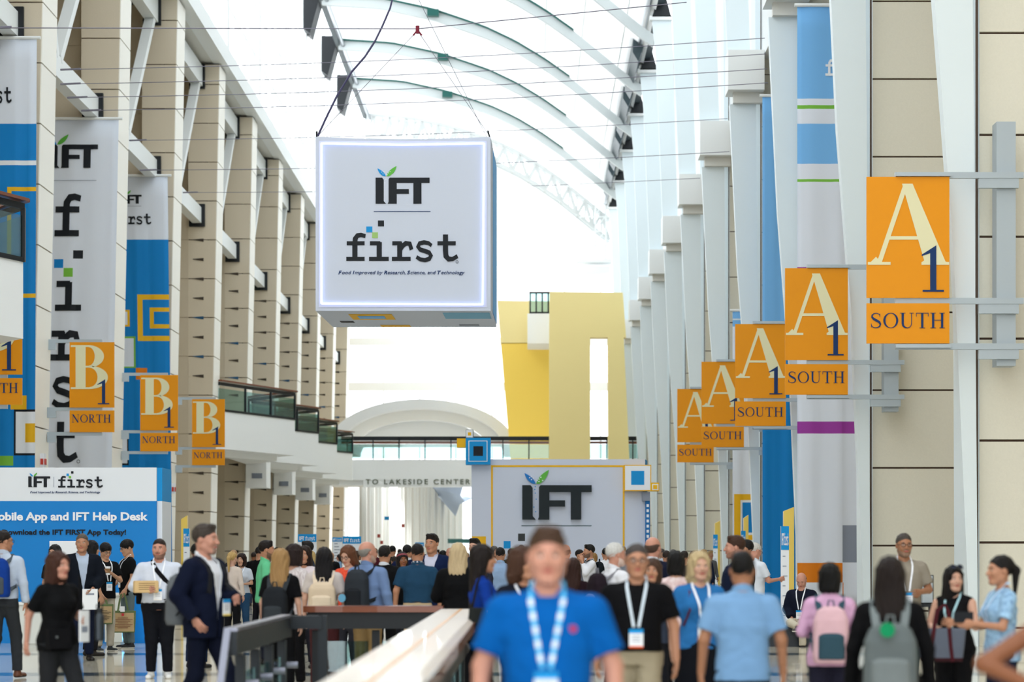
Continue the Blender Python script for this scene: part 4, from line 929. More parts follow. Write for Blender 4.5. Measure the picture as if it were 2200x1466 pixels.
def nets(fn, lo, hi, res):
    lo = np.array(lo, float); hi = np.array(hi, float); n = np.maximum(((hi-lo)/res).astype(int)+2, 4)
    ax = [lo[i]+res*np.arange(n[i]) for i in range(3)]
    g = np.stack(np.meshgrid(*ax, indexing='ij'), -1).astype(np.float32)
    F = fn(g).astype(np.float32)
    F[0], F[-1], F[:, 0], F[:, -1], F[:, :, 0], F[:, :, -1] = [np.maximum(q, res*.3) for q in (F[0], F[-1], F[:, 0], F[:, -1], F[:, :, 0], F[:, :, -1])]
    I = F < 0; c8 = [(i, j, k) for i in (0, 1) for j in (0, 1) for k in (0, 1)]
    sl = lambda A, o: A[o[0]:A.shape[0]-1+o[0], o[1]:A.shape[1]-1+o[1], o[2]:A.shape[2]-1+o[2]]
    cnt = sum(sl(I, o).astype(np.int8) for o in c8); M = (cnt > 0) & (cnt < 8)
    idx = -np.ones(M.shape, dtype=np.int64); cells = np.argwhere(M); idx[M] = np.arange(len(cells))
    if len(cells) == 0: return np.zeros((0, 3)), []
    vals = {o: F[cells[:, 0]+o[0], cells[:, 1]+o[1], cells[:, 2]+o[2]] for o in c8}
    acc = np.zeros((len(cells), 3)); num = np.zeros(len(cells))
    for a in c8:
        for ax_ in range(3):
            if a[ax_]: continue
            b = tuple(1 if i == ax_ else a[i] for i in range(3)); fa, fb = vals[a], vals[b]; cr = (fa < 0) != (fb < 0)
            t = np.where(cr, fa/np.where(cr, fa-fb, 1), 0); pos = np.array(a, float)[None]+np.zeros((len(cells), 3)); pos[:, ax_] += t
            acc += pos*cr[:, None]; num += cr
    V = lo+res*(cells+acc/num[:, None])
    faces = []
    for ax_ in range(3):
        u, v = [(1, 2), (2, 0), (0, 1)][ax_]
        A = np.take(I, range(0, I.shape[ax_]-1), ax_); B = np.take(I, range(1, I.shape[ax_]), ax_); E = np.argwhere(A != B)
        ok = (E[:, u] > 0) & (E[:, v] > 0) & (E[:, u] < M.shape[u]) & (E[:, v] < M.shape[v]) & (E[:, ax_] < M.shape[ax_]); E = E[ok]
        s = A[E[:, 0], E[:, 1], E[:, 2]]
        def g_(du, dv):
            q = E.copy(); q[:, u] -= du; q[:, v] -= dv; return idx[q[:, 0], q[:, 1], q[:, 2]]
        q = np.stack([g_(1, 1), g_(0, 1), g_(0, 0), g_(1, 0)], 1); q[~s] = q[~s][:, ::-1]
        faces.append(q)
    Fq = np.concatenate(faces); Fq = Fq[(Fq >= 0).all(1)]
    return V, Fq
def mesh_np(name, V, Fq, mats, parent, mi=None):
    me = bpy.data.meshes.new(name); nv, nf = len(V), len(Fq)
    me.vertices.add(nv); me.vertices.foreach_set('co', np.asarray(V, dtype=np.float32).ravel())
    me.loops.add(nf*4); me.loops.foreach_set('vertex_index', np.asarray(Fq, dtype=np.int32).ravel())
    me.polygons.add(nf); me.polygons.foreach_set('loop_start', np.arange(0, nf*4, 4, dtype=np.int32))
    try: me.polygons.foreach_set('loop_total', np.full(nf, 4, dtype=np.int32))
    except Exception: pass
    me.polygons.foreach_set('use_smooth', np.ones(nf, dtype=bool))
    for m in mats: me.materials.append(m)
    if mi is not None: me.polygons.foreach_set('material_index', np.asarray(mi, dtype=np.int32))
    me.update(calc_edges=True)
    o = bpy.data.objects.new(name, me); C.objects.link(o); o.parent = parent
    return o
def bbox(prims, pad):
    lo = np.full(3, 9.); hi = -lo
    for pr in prims:
        if pr[-1][0] != '+': continue
        if pr[0] == 'e': a = np.array(pr[1])-pr[2]; b = np.array(pr[1])+pr[2]
        elif pr[0] == 'c':
            f = max(pr[5]) if len(pr) > 6 else 1
            A, B = np.array(pr[1]), np.array(pr[3]); r = max(pr[2], pr[4])*f; a = np.minimum(A, B)-r; b = np.maximum(A, B)+r
        elif pr[0] == 'l':
            q = np.array(pr[1]); a = np.array([(q[:, 1]-q[:, 3]).min(), (q[:, 2]-q[:, 4]).min(), q[:, 0].min()]); b = np.array([(q[:, 1]+q[:, 3]).max(), (q[:, 2]+q[:, 4]).max(), q[:, 0].max()])
        else: continue
        lo = np.minimum(lo, a); hi = np.maximum(hi, b)
    return lo-pad, hi+pad
def sdf_part(name, prims, res, mats, parent, mi_fn=None, xf=None, extra=None):
    lo, hi = bbox(prims, res*2); V, Fq = nets(lambda g: field(prims, g), lo, hi, res)
    if not len(V): return None
    mi = mi_fn(V[Fq].mean(1)) if mi_fn else None
    if xf is not None: V = xf(V)
    return mesh_np(name, V, Fq, mats, parent, mi)
SK = {'fair': (232, 190, 168), 'pink': (226, 172, 152), 'tan': (208, 158, 128), 'asian': (222, 178, 148), 'olive': (190, 140, 108), 'brown': (150, 98, 66), 'dark': (96, 62, 46)}
def cloth(rgb, nm=None, rough=.85):
    l_ = (.3*rgb[0]+.6*rgb[1]+.1*rgb[2])/255; k_ = .80+.18*max(0, l_-.5)*2
    return mat(nm or 'cloth_%d_%d_%d' % rgb, tuple(q*k_ for q in rgb), rough, noise=.10, nscale=9, bump=.35, spec=.1)
def skin(k): return mat('skin_'+k, tuple(q*m_ for q, m_ in zip(SK[k], (.84, .80, .78))), .5, noise=.04, nscale=20)
def hairm(rgb): return mat('hair_%d_%d_%d' % rgb, tuple(q*(.72+.2*(rgb[1] > 120)) for q in rgb), .5, spec=.2, noise=.3, nscale=30, bump=.6, stretch=(3, 3, .35))
EYEW = mat('eye_white', (196, 188, 180), .3); IRIS = mat('iris', (46, 34, 28), .3); LIP = mat('lips', (176, 98, 90), .5)

def head_prims(fem, chub=0):
    j = .9 if fem else 1.0; w_ = 1+chub*.12
    return [('e', (0, .018, .032), (.076, .094, .086), ('+', .01)), ('e', (0, -.025, -.018), (.063*w_, .068, .088), ('+', .03)),
            ('c', (-.048*w_*j, .005, -.055), .022, (-.018, -.058, -.096), .02, ('+', .03)), ('c', (.048*w_*j, .005, -.055), .022, (.018, -.058, -.096), .02, ('+', .03)),
            ('c', (-.012, -.068, -.094), .017*j, (.012, -.068, -.094), .017*j, ('+', .02)),
            ('c', (-.034, -.076, .022), .010, (.034, -.076, .022), .010, ('+', .02)),
            ('e', (-.038, -.06, -.026), (.022*w_, .022, .024), ('+', .02)), ('e', (.038, -.06, -.026), (.022*w_, .022, .024), ('+', .02)),
            ('e', (-.031, -.094, .003), (.014, .012, .009), ('-', .012)), ('e', (.031, -.094, .003), (.014, .012, .009), ('-', .012)),
            ('c', (0, -.086, .012), .007, (0, -.108, -.028), .011, ('+', .012)), ('e', (0, -.098, -.032), (.018, .012, .009), ('+', .008)),
            ('e', (0, -.088, -.054), (.025, .011, .006), ('+', .006)), ('e', (0, -.086, -.064), (.021, .011, .006), ('+', .006)), ('c', (-.022, -.1, -.0595), .0018, (.022, -.1, -.0595), .0018, ('-', .003)),
            ('e', (-.031, -.072, .003), (.013, .012, .011), ('+', .003)), ('e', (.031, -.072, .003), (.013, .012, .011), ('+', .003)),
            ('e', (-.077, .012, -.006), (.009, .016, .027), ('+', .006)), ('e', (.077, .012, -.006), (.009, .016, .027), ('+', .006)),
            ('c', (0, .020, -.05), .047 if fem else .055, (0, .024, -.14), .046 if fem else .054, ('+', .025))]
def head_mat(V, beard=0):
    x, y, z = V[:, 0], V[:, 1], V[:, 2]; ax = np.abs(x); mi = np.zeros(len(V), int); fr = y < -.055
    lip = fr & (ax < .023) & (np.abs(z+.059) < .009-.004*(ax/.023)) & (y < -.078); mi[lip] = 1
    br = (y < -.045) & (np.abs(z-.026+.1*np.maximum(ax-.03, 0)) < .0036) & (ax > .016) & (ax < .050); mi[br] = 2
    e = (y < -.055) & (((ax-.031)/.0125)**2+((z-.003)/.006)**2 < 1); mi[e] = 3
    ir = (y < -.055) & (((ax-.031)/.0058)**2+((z-.003)/.0058)**2 < 1); mi[ir] = 4
    if beard:
        yb = np.maximum(-y, 0)
        bd = (y < .006) & (z < -.028-.47*yb) & (z > -.125+.3*np.maximum(-y-.02, 0)*0) & ~lip
        mst = (y < -.06) & (ax < .030) & (z < -.040) & (z > -.054)
        if beard == 2: bd &= (ax < .035) & (y < -.03)
        if beard == 1: bd &= (z < -.030-.50*yb)
        mi[bd | mst] = 5
    return mi
HLY = [-.13, -.095, -.078, -.060, -.045, -.026, -.014, .0, .010, .036, .05, .07, .09, .13]
HLZ = [.084, .076, .066, .048, .030, .002, -.034, -.034, .018, .012, -.038, -.066, -.080, -.082]
def hairline(off=0, front=0, burn=True):
    z_ = list(HLZ)
    if not burn: z_[5:8] = [.02, .012, .016]
    z_ = [q-off-(front if i < 5 else 0) for i, q in enumerate(z_)]
    return ('f', lambda p: np.interp(p[..., 1], HLY, z_)-p[..., 2]+.0025*np.sin(p[..., 0]*170+1)*np.cos(p[..., 1]*120), ('&', 0))
clump = ('f', lambda p: .0022*np.sin(95*p[..., 0]+40*p[..., 1]+8*np.sin(30*p[..., 2]))*np.sin(60*p[..., 1]+55*p[..., 2]), ('d', 0))
strand = ('f', lambda p: .0026*np.sin(150*p[..., 0]+3*np.sin(14*p[..., 2]))+.002*np.sin(110*p[..., 1]+5*p[..., 2]), ('d', 0))
def hair_prims(style, L=.2):
    face = lambda p: -e_ell(p, (0, -.125, -.035), (.070, .085, .105))
    rag = ('f', lambda p: -(p[..., 2]+L-.022*np.sin(p[..., 0]*38+1)-.012*np.sin(p[..., 0]*110)-1.2*np.abs(p[..., 0])**1.3*.5), ('&', 0))
    if style == 'short': return [('e', (0, .019, .038), (.0785, .098, .089), ('+', .01)), clump, hairline()]
    if style == 'full': return [('e', (0, .018, .040), (.0805, .100, .093), ('+', .01)), ('c', (-.032, -.052, .105), .022, (.038, -.054, .103), .022, ('+', .03)), clump, hairline(.004, .004)]
    if style == 'fringe': return [('e', (0, .010, .042), (.089, .108, .095), ('+', .01)), clump, hairline(.0, .036)]
    if style == 'bald':
        return [('e', (0, .022, .018), (.081, .096, .084), ('+', .01)), ('f', lambda p: p[..., 2]-.03-.012*np.sin(p[..., 1]*30), ('&', 0)), hairline(0, 0, False), ('f', lambda p: -(p[..., 1]-.005), ('&', 0))]
    if style == 'bob':
        return [('e', (0, .018, .040), (.090, .106, .094), ('+', .01)), ('l', [(-.125, 0, .02, .080, .08), (-.09, 0, .02, .092, .09), (-.02, 0, .016, .098, .102), (.05, 0, .016, .09, .10)], 2.2, ('+', .02)), strand, ('f', lambda p: -e_ell(p, (0, -.13, -.05), (.068, .105, .118)), ('&', 0))]
    if style == 'long':
        return [('e', (0, .018, .040), (.088, .106, .093), ('+', .01)), ('l', [(-L, 0, .085, .085, .028), (-L*.6, 0, .075, .100, .045), (-.10, 0, .045, .104, .07), (.0, 0, .025, .098, .098), (.05, 0, .016, .088, .098)], 2.2, ('+', .02)), strand, rag, ('f', lambda p: -e_ell(p, (0, -.13, -.05), (.066, .108, .12)), ('&', 0)), ('f', lambda p: -e_cap(p, (0, -.13, -.10), .06, (0, -.13, -.4), .10), ('&', 0))]
    if style == 'side':         # long hair also in front of the shoulders
        return [('e', (0, .015, .040), (.090, .108, .094), ('+', .01)), ('l', [(-L, 0, .05, .09, .05), (-L*.6, 0, .04, .108, .074), (-.08, 0, .03, .102, .09), (.0, 0, .018, .096, .10), (.05, 0, .012, .09, .10)], 2.2, ('+', .02)), strand, rag, ('f', lambda p: -e_cap(p, (0, -.128, .02), .073, (0, -.15, -L-.1), .092), ('&', 0))]
    if style == 'pony':
        return [('e', (0, .020, .036), (.083, .100, .089), ('+', .01)), ('e', (0, .018, .037), (.081, .099, .088), ('+', .01)), strand, hairline(0, 0, False), ('c', (0, .10, .045), .03, (0, .14, .0), .034, ('+', .02)), ('c', (0, .14, .0), .034, (0, .13, -L), .014, ('+', .02))]
    if style == 'bun':
        return [('e', (0, .020, .036), (.083, .100, .089), ('+', .01)), strand, hairline(0, 0, False), ('e', (0, .12, .02), (.04, .035, .04), ('+', .015))]
def hand_mesh(elbow, wrist, side, res, s, curl=.5, nrm=None):
    """palm + four unequal fingers + thumb, in a frame running along the forearm"""
    prims = [('e', (0, 0, .045), (.040, .016, .050), ('+', .01)), ('c', (0, 0, -.02), .024, (0, 0, .02), .026, (1, .75, 1), ('+', .02))]
    for k, (x, ln) in enumerate(((-.030, .062), (-.010, .076), (.011, .070), (.030, .052))):
        a = np.array([x, 0, .085]); c1 = curl*(.6+.12*k)
        b_ = a+np.array([x*.10, -math.sin(c1)*ln*.5, math.cos(c1)*ln*.5]); c2 = c1*2.1; c_ = b_+np.array([0, -math.sin(c2)*ln*.5, math.cos(c2)*ln*.5])
        prims += [('c', tuple(a-[0, 0, .02]), .0095, tuple(b_), .0085, ('+', .004)), ('c', tuple(b_), .0085, tuple(c_), .0068, ('+', .003))]
    tx = -1
    prims += [('c', (tx*.026, -.004, .012), .015, (tx*.050, -.016, .048), .0105, ('+', .01)), ('c', (tx*.050, -.016, .048), .0105, (tx*.048, -.030, .076), .0085, ('+', .004))]
    lo, hi = bbox(prims, res*2); V, Fq = nets(lambda g: field(prims, g), lo, hi, res)
    d = np.array(wrist)-np.array(elbow); d /= np.linalg.norm(d)
    n = np.array(nrm if nrm is not None else (-side, 0, 0.)) ; n = n-d*(n@d)
    if np.linalg.norm(n) < 1e-3: n = np.array([0, -1., 0])
    n /= np.linalg.norm(n)          # palm faces n ; local -y = palm side
    y = -n; x = np.cross(y, d)
    if side > 0: V = V*[-1, 1, 1]; Fq = Fq[:, ::-1]     # mirrored hand
    # local x axis: thumb side towards the front
    V = V*s
    return V@np.stack([x, y, d])+np.array(wrist), Fq
ARMS = {'down': ((.245, .02, 1.14), (.262, -.03, .90)), 'fwd': ((.235, -.09, 1.15), (.225, -.22, .94)), 'back': ((.24, .13, 1.16), (.25, .16, .92)),
        'bent': ((.25, .0, 1.15), (.10, -.24, 1.13)), 'up': ((.24, -.07, 1.15), (.09, -.22, 1.33)), 'pocket': ((.29, .07, 1.16), (.215, -.05, .96)), 'out': ((.24, -.08, 1.15), (.22, -.33, 1.18)),
        'strap': ((.27, -.07, 1.18), (.13, -.15, 1.36)), 'low': ((.25, -.03, 1.14), (.12, -.20, 1.0)), 'cross': ((.25, -.05, 1.16), (-.06, -.21, 1.17)), 'chin': ((.22, -.14, 1.2), (.06, -.16, 1.46))}
LEGS = {'stand': (((.095, -.01, .49), (.105, .03, .08)), ((-.095, -.01, .49), (-.105, .03, .08))),
        'walk': (((.09, -.17, .51), (.09, -.22, .09)), ((-.09, .03, .48), (-.09, .27, .14))),
        'walk2': (((.09, .03, .48), (.09, .27, .14)), ((-.09, -.17, .51), (-.09, -.22, .09))),
        'wide': (((.13, -.01, .49), (.16, .03, .08)), ((-.13, -.01, .49), (-.16, .03, .08)))}
PEOPLE = []
def person(x, Z, H, rz, label, sk='fair', hair='short', hc=(60, 44, 34), hl=.25, fem=False, top='tee', tc=(20, 22, 26), uc=(220, 226, 236), low='trousers', lc=(30, 32, 40), shoe=(30, 26, 26),
           arms=('down', 'down'), legs='stand', build=1.0, head=0, nod=0, beard=0, glasses=False, lan=None, badge=True, belt=False, hem=None, sole=None, group=None, res=None, sit=False, lean=0, pocket=False, headband=None, chub=0, bust=1, loc=None, lanc=None, curl=.5):
    s = H/1.75; px = (x-VX)*Z/FPX
    if res is None: res = float(np.clip(.00055*Z, .008, .02))
    hres = float(np.clip(.00018*Z, .0035, .009)); far = Z > 48
    t = thing('person', label, 'person', loc or (px, Z, 0), math.radians(rz), group)
    t.scale = (s, s, s)
    sw = (.165 if fem else .19)*(1+(build-1)*.5); w_ = build; SKN = skin(sk); HM = hairm(hc)
    dz = -.46 if sit else 0
    # ---- torso profile
    if fem: tor = [(.86, 0, .01, .155*w_, .105*w_), (.93, 0, .015, .165*w_, .115*w_), (1.02, 0, .005, .145*w_, .10*w_), (1.12, 0, 0, .122*w_, .088*w_), (1.22, 0, -.002, .135*w_, .098*w_), (1.30, 0, -.004, .148, .105*w_), (1.38, 0, 0, .15, .088), (1.43, 0, .012, .112, .062), (1.465, 0, .018, .056, .048)]
    else: tor = [(.86, 0, .01, .155*w_, .11*w_), (.93, 0, .01, .158*w_, .115*w_), (1.03, 0, -.005*w_, .15*w_, .108*w_*w_), (1.12, 0, -.008*w_, .15*w_, .108*w_*w_), (1.24, 0, 0, .168*(1+(w_-1)*.6), .115*w_), (1.34, 0, 0, .178, .115), (1.41, 0, .008, .165, .09), (1.44, 0, .015, .108, .065), (1.475, 0, .02, .062, .053)]
    tor = [(z+dz, cx, cy+lean*(z-.95), rx, ry) for z, cx, cy, rx, ry in tor]
    def sh(z): return lean*(z-.95)
    A = []
    for sgn, a in ((1, arms[0]), (-1, arms[1])):      # arms[0] = the figure's left (+x when facing the camera)
        e_, w0 = ARMS[a] if isinstance(a, str) else a
        kx = sw/.19
        e2 = (sgn*e_[0]*kx*(1+(w_-1)*.45), e_[1]+sh(e_[2]), e_[2]+dz); w2 = (sgn*w0[0]*kx*(1+(w_-1)*.45), w0[1]+sh(w0[2])-.5*(w_-1)*.2, w0[2]+dz)
        A.append(((sgn*sw*.985, .008+sh(1.4), 1.385+dz), e2, w2))
    ar = (.047, .037, .026) if not fem else (.040, .031, .022); ar = tuple(q*(1+(w_-1)*.7) for q in ar)
    if sit:
        Lg = [((sgn*.1, -.36, .46), (sgn*(.12 if sgn > 0 else .02), -.42, .08) if sgn > 0 else (.08, -.62, .40)) for sgn in (1, -1)]
    else:
        lg = LEGS[legs]; Lg = [lg[0], lg[1]]
    hipw = .078*w_
    legp = []
    for sgn, (kn, an) in zip((1, -1), Lg):
        hp = (sgn*hipw, .01, .90+dz); legp.append((hp, kn, an))
    lr = (.088*w_, .058*(1+(w_-1)*.6), .040)
    B = [('l', tor, 2.3, ('+', .03))]
    if fem:
        B += [('e', (-.065, -.085+sh(1.27), 1.27+dz), (.052*bust, .045*bust, .05*bust), ('+', .04)), ('e', (.065, -.085+sh(1.27), 1.27+dz), (.052*bust, .045*bust, .05*bust), ('+', .04))]
    for (S_, E_, W_) in A: B += [('c', S_, ar[0]*1.04, E_, ar[1], ('+', .03)), ('c', E_, ar[1], W_, ar[2], ('+', .02))]
    for sgn in (1, -1): B.append(('c', (sgn*.03, .022+sh(1.46), 1.437+dz), .042, (sgn*sw*.85, .012+sh(1.42), 1.405+dz), .036, ('+', .03)))
    hd_c = (0, -.01+sh(1.62), 1.625+dz)
    B += [('c', (0, .022+sh(1.45), 1.43+dz), .062 if not fem else .052, (0, .012+sh(1.55), 1.56+dz), .055 if not fem else .047, ('+', .04))]
    for hp, kn, an in legp:
        B += [('c', hp, lr[0]-.006, kn, lr[1]-.004, ('+', .03)), ('c', kn, lr[1]-.004, an, lr[2]-.002, ('+', .02))]
    # hidden lower parts only need to exist; body = one mesh: trunk+limbs, head, hands
    lo, hi = bbox(B, res*2); V, Fq = nets(lambda g: field(B, g), lo, hi, res); mi = np.zeros(len(Fq), int)
    hpz = head_prims(fem, chub); l2, h2 = bbox(hpz, hres*2); Vh, Fh = nets(lambda g: field(hpz, g), l2, h2, hres); mh = head_mat(Vh[Fh].mean(1), beard)
    ca, sa = math.cos(math.radians(head)), math.sin(math.radians(head)); cn, sn = math.cos(math.radians(nod)), math.sin(math.radians(nod))
    hs_ = 1.06
    def hx(v):
        v = np.asarray(v, float)*hs_; y = v[..., 1]*cn-v[..., 2]*sn; z = v[..., 1]*sn+v[..., 2]*cn; x_ = v[..., 0]
        # nod pivots about the neck: keep simple, small angles
        return np.stack([x_*ca-y*sa+hd_c[0], x_*sa+y*ca+hd_c[1], z+hd_c[2]], -1)
    Vh = hx(Vh)
    Fall = [Fq, Fh+len(V)]; Vall = [V, Vh]; Mall = [mi, mh]; off = len(V)+len(Vh)
    if not far or True:
        for sgn, (S_, E_, W_) in zip((1, -1), A):
            Vd, Fd = hand_mesh(E_, W_, sgn, max(hres, .0035 if Z < 25 else .005), .98 if not fem else .88, curl)
            Vall.append(Vd); Fall.append(Fd+off); Mall.append(np.zeros(len(Fd), int)); off += len(Vd)
    body = mesh_np('body', np.concatenate(Vall), np.concatenate(Fall), [SKN, LIP if sk not in ('dark', 'brown') else mat('lips_deep', (128, 70, 62), .5), HM, EYEW, IRIS], t, np.concatenate(Mall))
    body.data.materials.append(mat('beard_%s_%d_%d_%d' % ((sk,)+tuple(hc)), tuple(int(.45*a_+.55*b_) for a_, b_ in zip(SK[sk], hc)), .7, noise=.2, nscale=60))
    hp_ = hair_prims(hair, hl) if hair else None
    if hp_: sdf_part('hair', hp_, max(hres, .0045), [HM], t, xf=hx)
    # ---- clothes
    TC = tc if not isinstance(tc, tuple) else cloth(tc); th = .014
    long_ = top in ('shirt', 'jacket', 'sweater', 'hoodie'); slv = None if top == 'sleeveless' else (1.0 if long_ else .62)
    if hem is None: hem = {'tee': .86, 'polo': .87, 'shirt': .95, 'jacket': .80, 'sweater': .87, 'blouse': .9, 'sleeveless': .88}.get(top, .88)
    def topprims(tk, hem_, slv_, ztop=1.475, flare=.0):
        pr = [(z, cx, cy, rx+th*tk+flare*max(0, 1.1-(z-dz)), ry+th*tk+flare*max(0, 1.1-(z-dz))) for z, cx, cy, rx, ry in tor if z-dz <= ztop and z-dz >= hem_-.001]
        zz = [q[0] for q in tor]; q0 = [float(np.interp(hem_+dz, zz, [q[i] for q in tor])) for i in range(5)]
        pr = [(hem_+dz, q0[1], q0[2], q0[3]+th*tk+flare*.2+.004, q0[4]+th*tk+flare*.2+.004)]+[q for q in pr if q[0] > hem_+dz+.01]
        R = [('l', pr, 2.3, ('+', .03))]
        if fem: R += [('e', (sg*.065, -.085+sh(1.27), 1.27+dz), ((.052*bust+th*tk), .045*bust+th*tk, .05*bust+th*tk), ('+', .05)) for sg in (-1, 1)]
        for sgn in (1, -1): R.append(('c', (sgn*.03, .022+sh(1.46), 1.435+dz), .042+th*tk*.8, (sgn*sw*.85, .012+sh(1.42), 1.405+dz), .038+th*tk*.8, ('+', .03)))
        if slv_:
            for (S_, E_, W_) in A:
                S__, E__, W__ = map(np.array, (S_, E_, W_))
                if slv_ < 1:
                    M_ = S__+(E__-S__)*slv_*1.18; R.append(('c', tuple(S__), ar[0]*1.04+th*tk, tuple(M_), ar[1]+th*tk+.014, (1, 1, 1), True, ('+', .04)))
                else:
                    R += [('c', tuple(S__), ar[0]*1.04+th*tk, tuple(E__), ar[1]+th*tk, ('+', .03)), ('c', tuple(E__), ar[1]+th*tk, tuple(E__+(W__-E__)*.97), ar[2]+th*tk+.006, (1, 1, 1), True, ('+', .02))]
        ph = H*37+px
        R.append(('f', lambda p: -.0028*np.clip(1.43+dz-p[..., 2], 0, .12)/.12*np.abs(np.sin(17*p[..., 0]+29*p[..., 2]+3*np.sin(9*p[..., 1]+ph))+.8*np.sin(-26*p[..., 0]+15*p[..., 2]+22*p[..., 1]+ph)+.6*np.sin(44*p[..., 2]+20*p[..., 0]*np.sign(p[..., 0])+ph)), ('d', 0)))
        return R
    plane = ('f', lambda p: p[..., 2]-dz-(1.482+.50*(p[..., 1]-sh(1.45)-.01)), ('&', 0))
    vneck = ('f', lambda p: -e_cap(p, (0, -.070+sh(1.5), 1.50+dz), .040, (0, -.135+sh(1.4), 1.385+dz), .006), ('&', 0))
    neckcut = [('f', lambda p: -e_cap(p, (0, .012+sh(1.5), 1.50+dz), .062 if not fem else .066, (0, -.10+sh(1.5), 1.49+dz), .05 if fem and top in ('blouse', 'sleeveless') else .03), ('&', 0))]
    shirtfn = None
    if top == 'jacket':
        inner = topprims(1.0, .93, None); sdf_part('shirt', inner+[('l', [(1.44+dz, 0, .014+sh(1.45), .078, .07), (1.50+dz, 0, .014+sh(1.5), .066, .062)], 2.0, ('+', .01)), plane, vneck], res, [cloth(uc)], t)
        jp = topprims(2.3, hem, 1.0, flare=.03)
        V_ = lambda p: np.where(p[..., 1] < sh(1.2)+.02, np.clip((.012+.17*np.clip(p[..., 2]-dz-1.02, 0, 1))-np.abs(p[..., 0]), -9, 9), -9.)
        Vb = lambda p: np.where((p[..., 1] < 0) & (p[..., 2]-dz < .92), np.clip((.25*np.clip(.92-p[..., 2]+dz, 0, 1))-np.abs(p[..., 0]), -9, 9), -9.)
        sdf_part('jacket', jp+[('f', V_, ('&', 0)), ('f', Vb, ('&', 0)), ('f', lambda p: -e_cap(p, (0, -.02+sh(1.5), 1.56+dz), .075, (0, -.15, 1.5+dz), .05), ('&', 0))], res, [TC], t)
        shirtfn = jp; surf = inner
    else:
        tp = topprims(1.0, hem, slv, flare=.02 if hem < .92 else 0)
        if top in ('polo', 'shirt'): tp += [('l', [(1.43+dz, 0, .012+sh(1.45), .086, .076), (1.475+dz, 0, .010+sh(1.5), .078, .072), (1.515+dz, 0, .016+sh(1.5), .064 if not fem else .056, .06)], 2.0, ('+', .012)), plane, vneck]
        else: tp += neckcut
        sdf_part({'tee': 'shirt', 'polo': 'shirt', 'shirt': 'shirt', 'sweater': 'sweater', 'blouse': 'blouse', 'sleeveless': 'blouse'}.get(top, 'shirt'), tp, res, [TC], t)
        shirtfn = tp; surf = tp
    if top in ('polo', 'shirt', 'jacket') and Z < 46:
        cy_ = .014+sh(1.47); r_ = .004 if fem else .012
        co = [('l', [(1.40+dz, 0, cy_, .080+r_, .072+r_), (1.46+dz, 0, cy_, .070+r_, .064+r_), (1.54+dz, 0, cy_, .056+r_, .054+r_)], 2.0, ('+', .01)),
              ('f', lambda p: -e_loft(p, [(1.3+dz, 0, cy_, .072+r_, .064+r_), (1.46+dz, 0, cy_, .060+r_, .054+r_), (1.6+dz, 0, cy_, .046+r_, .044+r_)], 2.0), ('&', 0)),
              ('f', lambda p: p[..., 2]-dz-(1.503+.50*(p[..., 1]-cy_)), ('&', 0)), ('f', lambda p: -(p[..., 2]-dz-(1.452+.42*(p[..., 1]-cy_)-.25*np.clip(-(p[..., 1]-cy_)-.03, 0, 1))), ('&', 0)),
              ('f', lambda p: np.where(p[..., 1] < cy_, np.clip(.012+.45*np.clip(p[..., 2]-dz-1.40, 0, 1), 0, 1)-np.abs(p[..., 0]), -9.), ('&', 0))]
        sdf_part('collar', co, .0055, [cloth(uc) if top == 'jacket' else TC], t)
    LC = cloth(lc)
    def hipprof(zt, k): return [(z, cx, cy, rx+k, ry+k) for z, cx, cy, rx, ry in tor if z-dz <= zt]
    if low in ('trousers', 'shorts'):
        L_ = [('l', hipprof(1.04, .008), 2.3, ('+', .03))]
        for hp, kn, an in legp:
            if sit: L_ += [('c', hp, lr[0]+.006, kn, lr[1]+.012, ('+', .05)), ('c', kn, lr[1]+.012, an, lr[2]+.018, (1, 1, 1), True, ('+', .03))]
            elif low == 'shorts': L_ += [('c', hp, lr[0]+.004, kn, lr[1]+.02, (1, 1, 1), True, ('+', .03))]
            else:
                an2 = tuple(np.array(kn)+(np.array(an)-np.array(kn))*.98); L_ += [('c', hp, lr[0]+.004, kn, lr[1]+.010, ('+', .035)), ('c', kn, lr[1]+.010, an2, lr[2]+.018, (1, 1, 1), True, ('+', .03))]
        L_.append(('f', lambda p: -.003*np.abs(np.sin(40*p[..., 2]+12*p[..., 0]+H*50)+.8*np.sin(23*p[..., 2]-30*p[..., 1]+30*p[..., 0])), ('d', 0)))
        sdf_part(low, L_, res, [LC], t)
    else:
        zb = .12 if low == 'long_skirt' else .45
        P_ = [(zb, 0, 0, .20*w_, .17*w_), (.7, 0, 0, .19*w_, .15*w_), (.93, 0, .01, .178*w_, .128*w_), (1.05, 0, .0, .15*w_, .108*w_)]
        sdf_part('skirt', [('l', P_, 2.2, ('+', .03))], res, [LC], t)
    if belt:
        q = [float(np.interp(1.0+dz, [z[0] for z in tor], [z[i] for z in tor])) for i in range(5)]
        sdf_part('belt', [('l', [(.985+dz, q[1], q[2], q[3]+.016, q[4]+.016), (1.02+dz, q[1], q[2], q[3]+.016, q[4]+.016)], 2.3, ('+', .01))], max(res*.7, .008), [mat('belt_leather', (34, 28, 26), .4)], t)
    # ---- shoes
    SM = mat('shoe_%d_%d_%d' % shoe, shoe, .4); SOL = mat('sole_%d' % (sole or (30,))[0], sole or (28, 26, 26), .6)
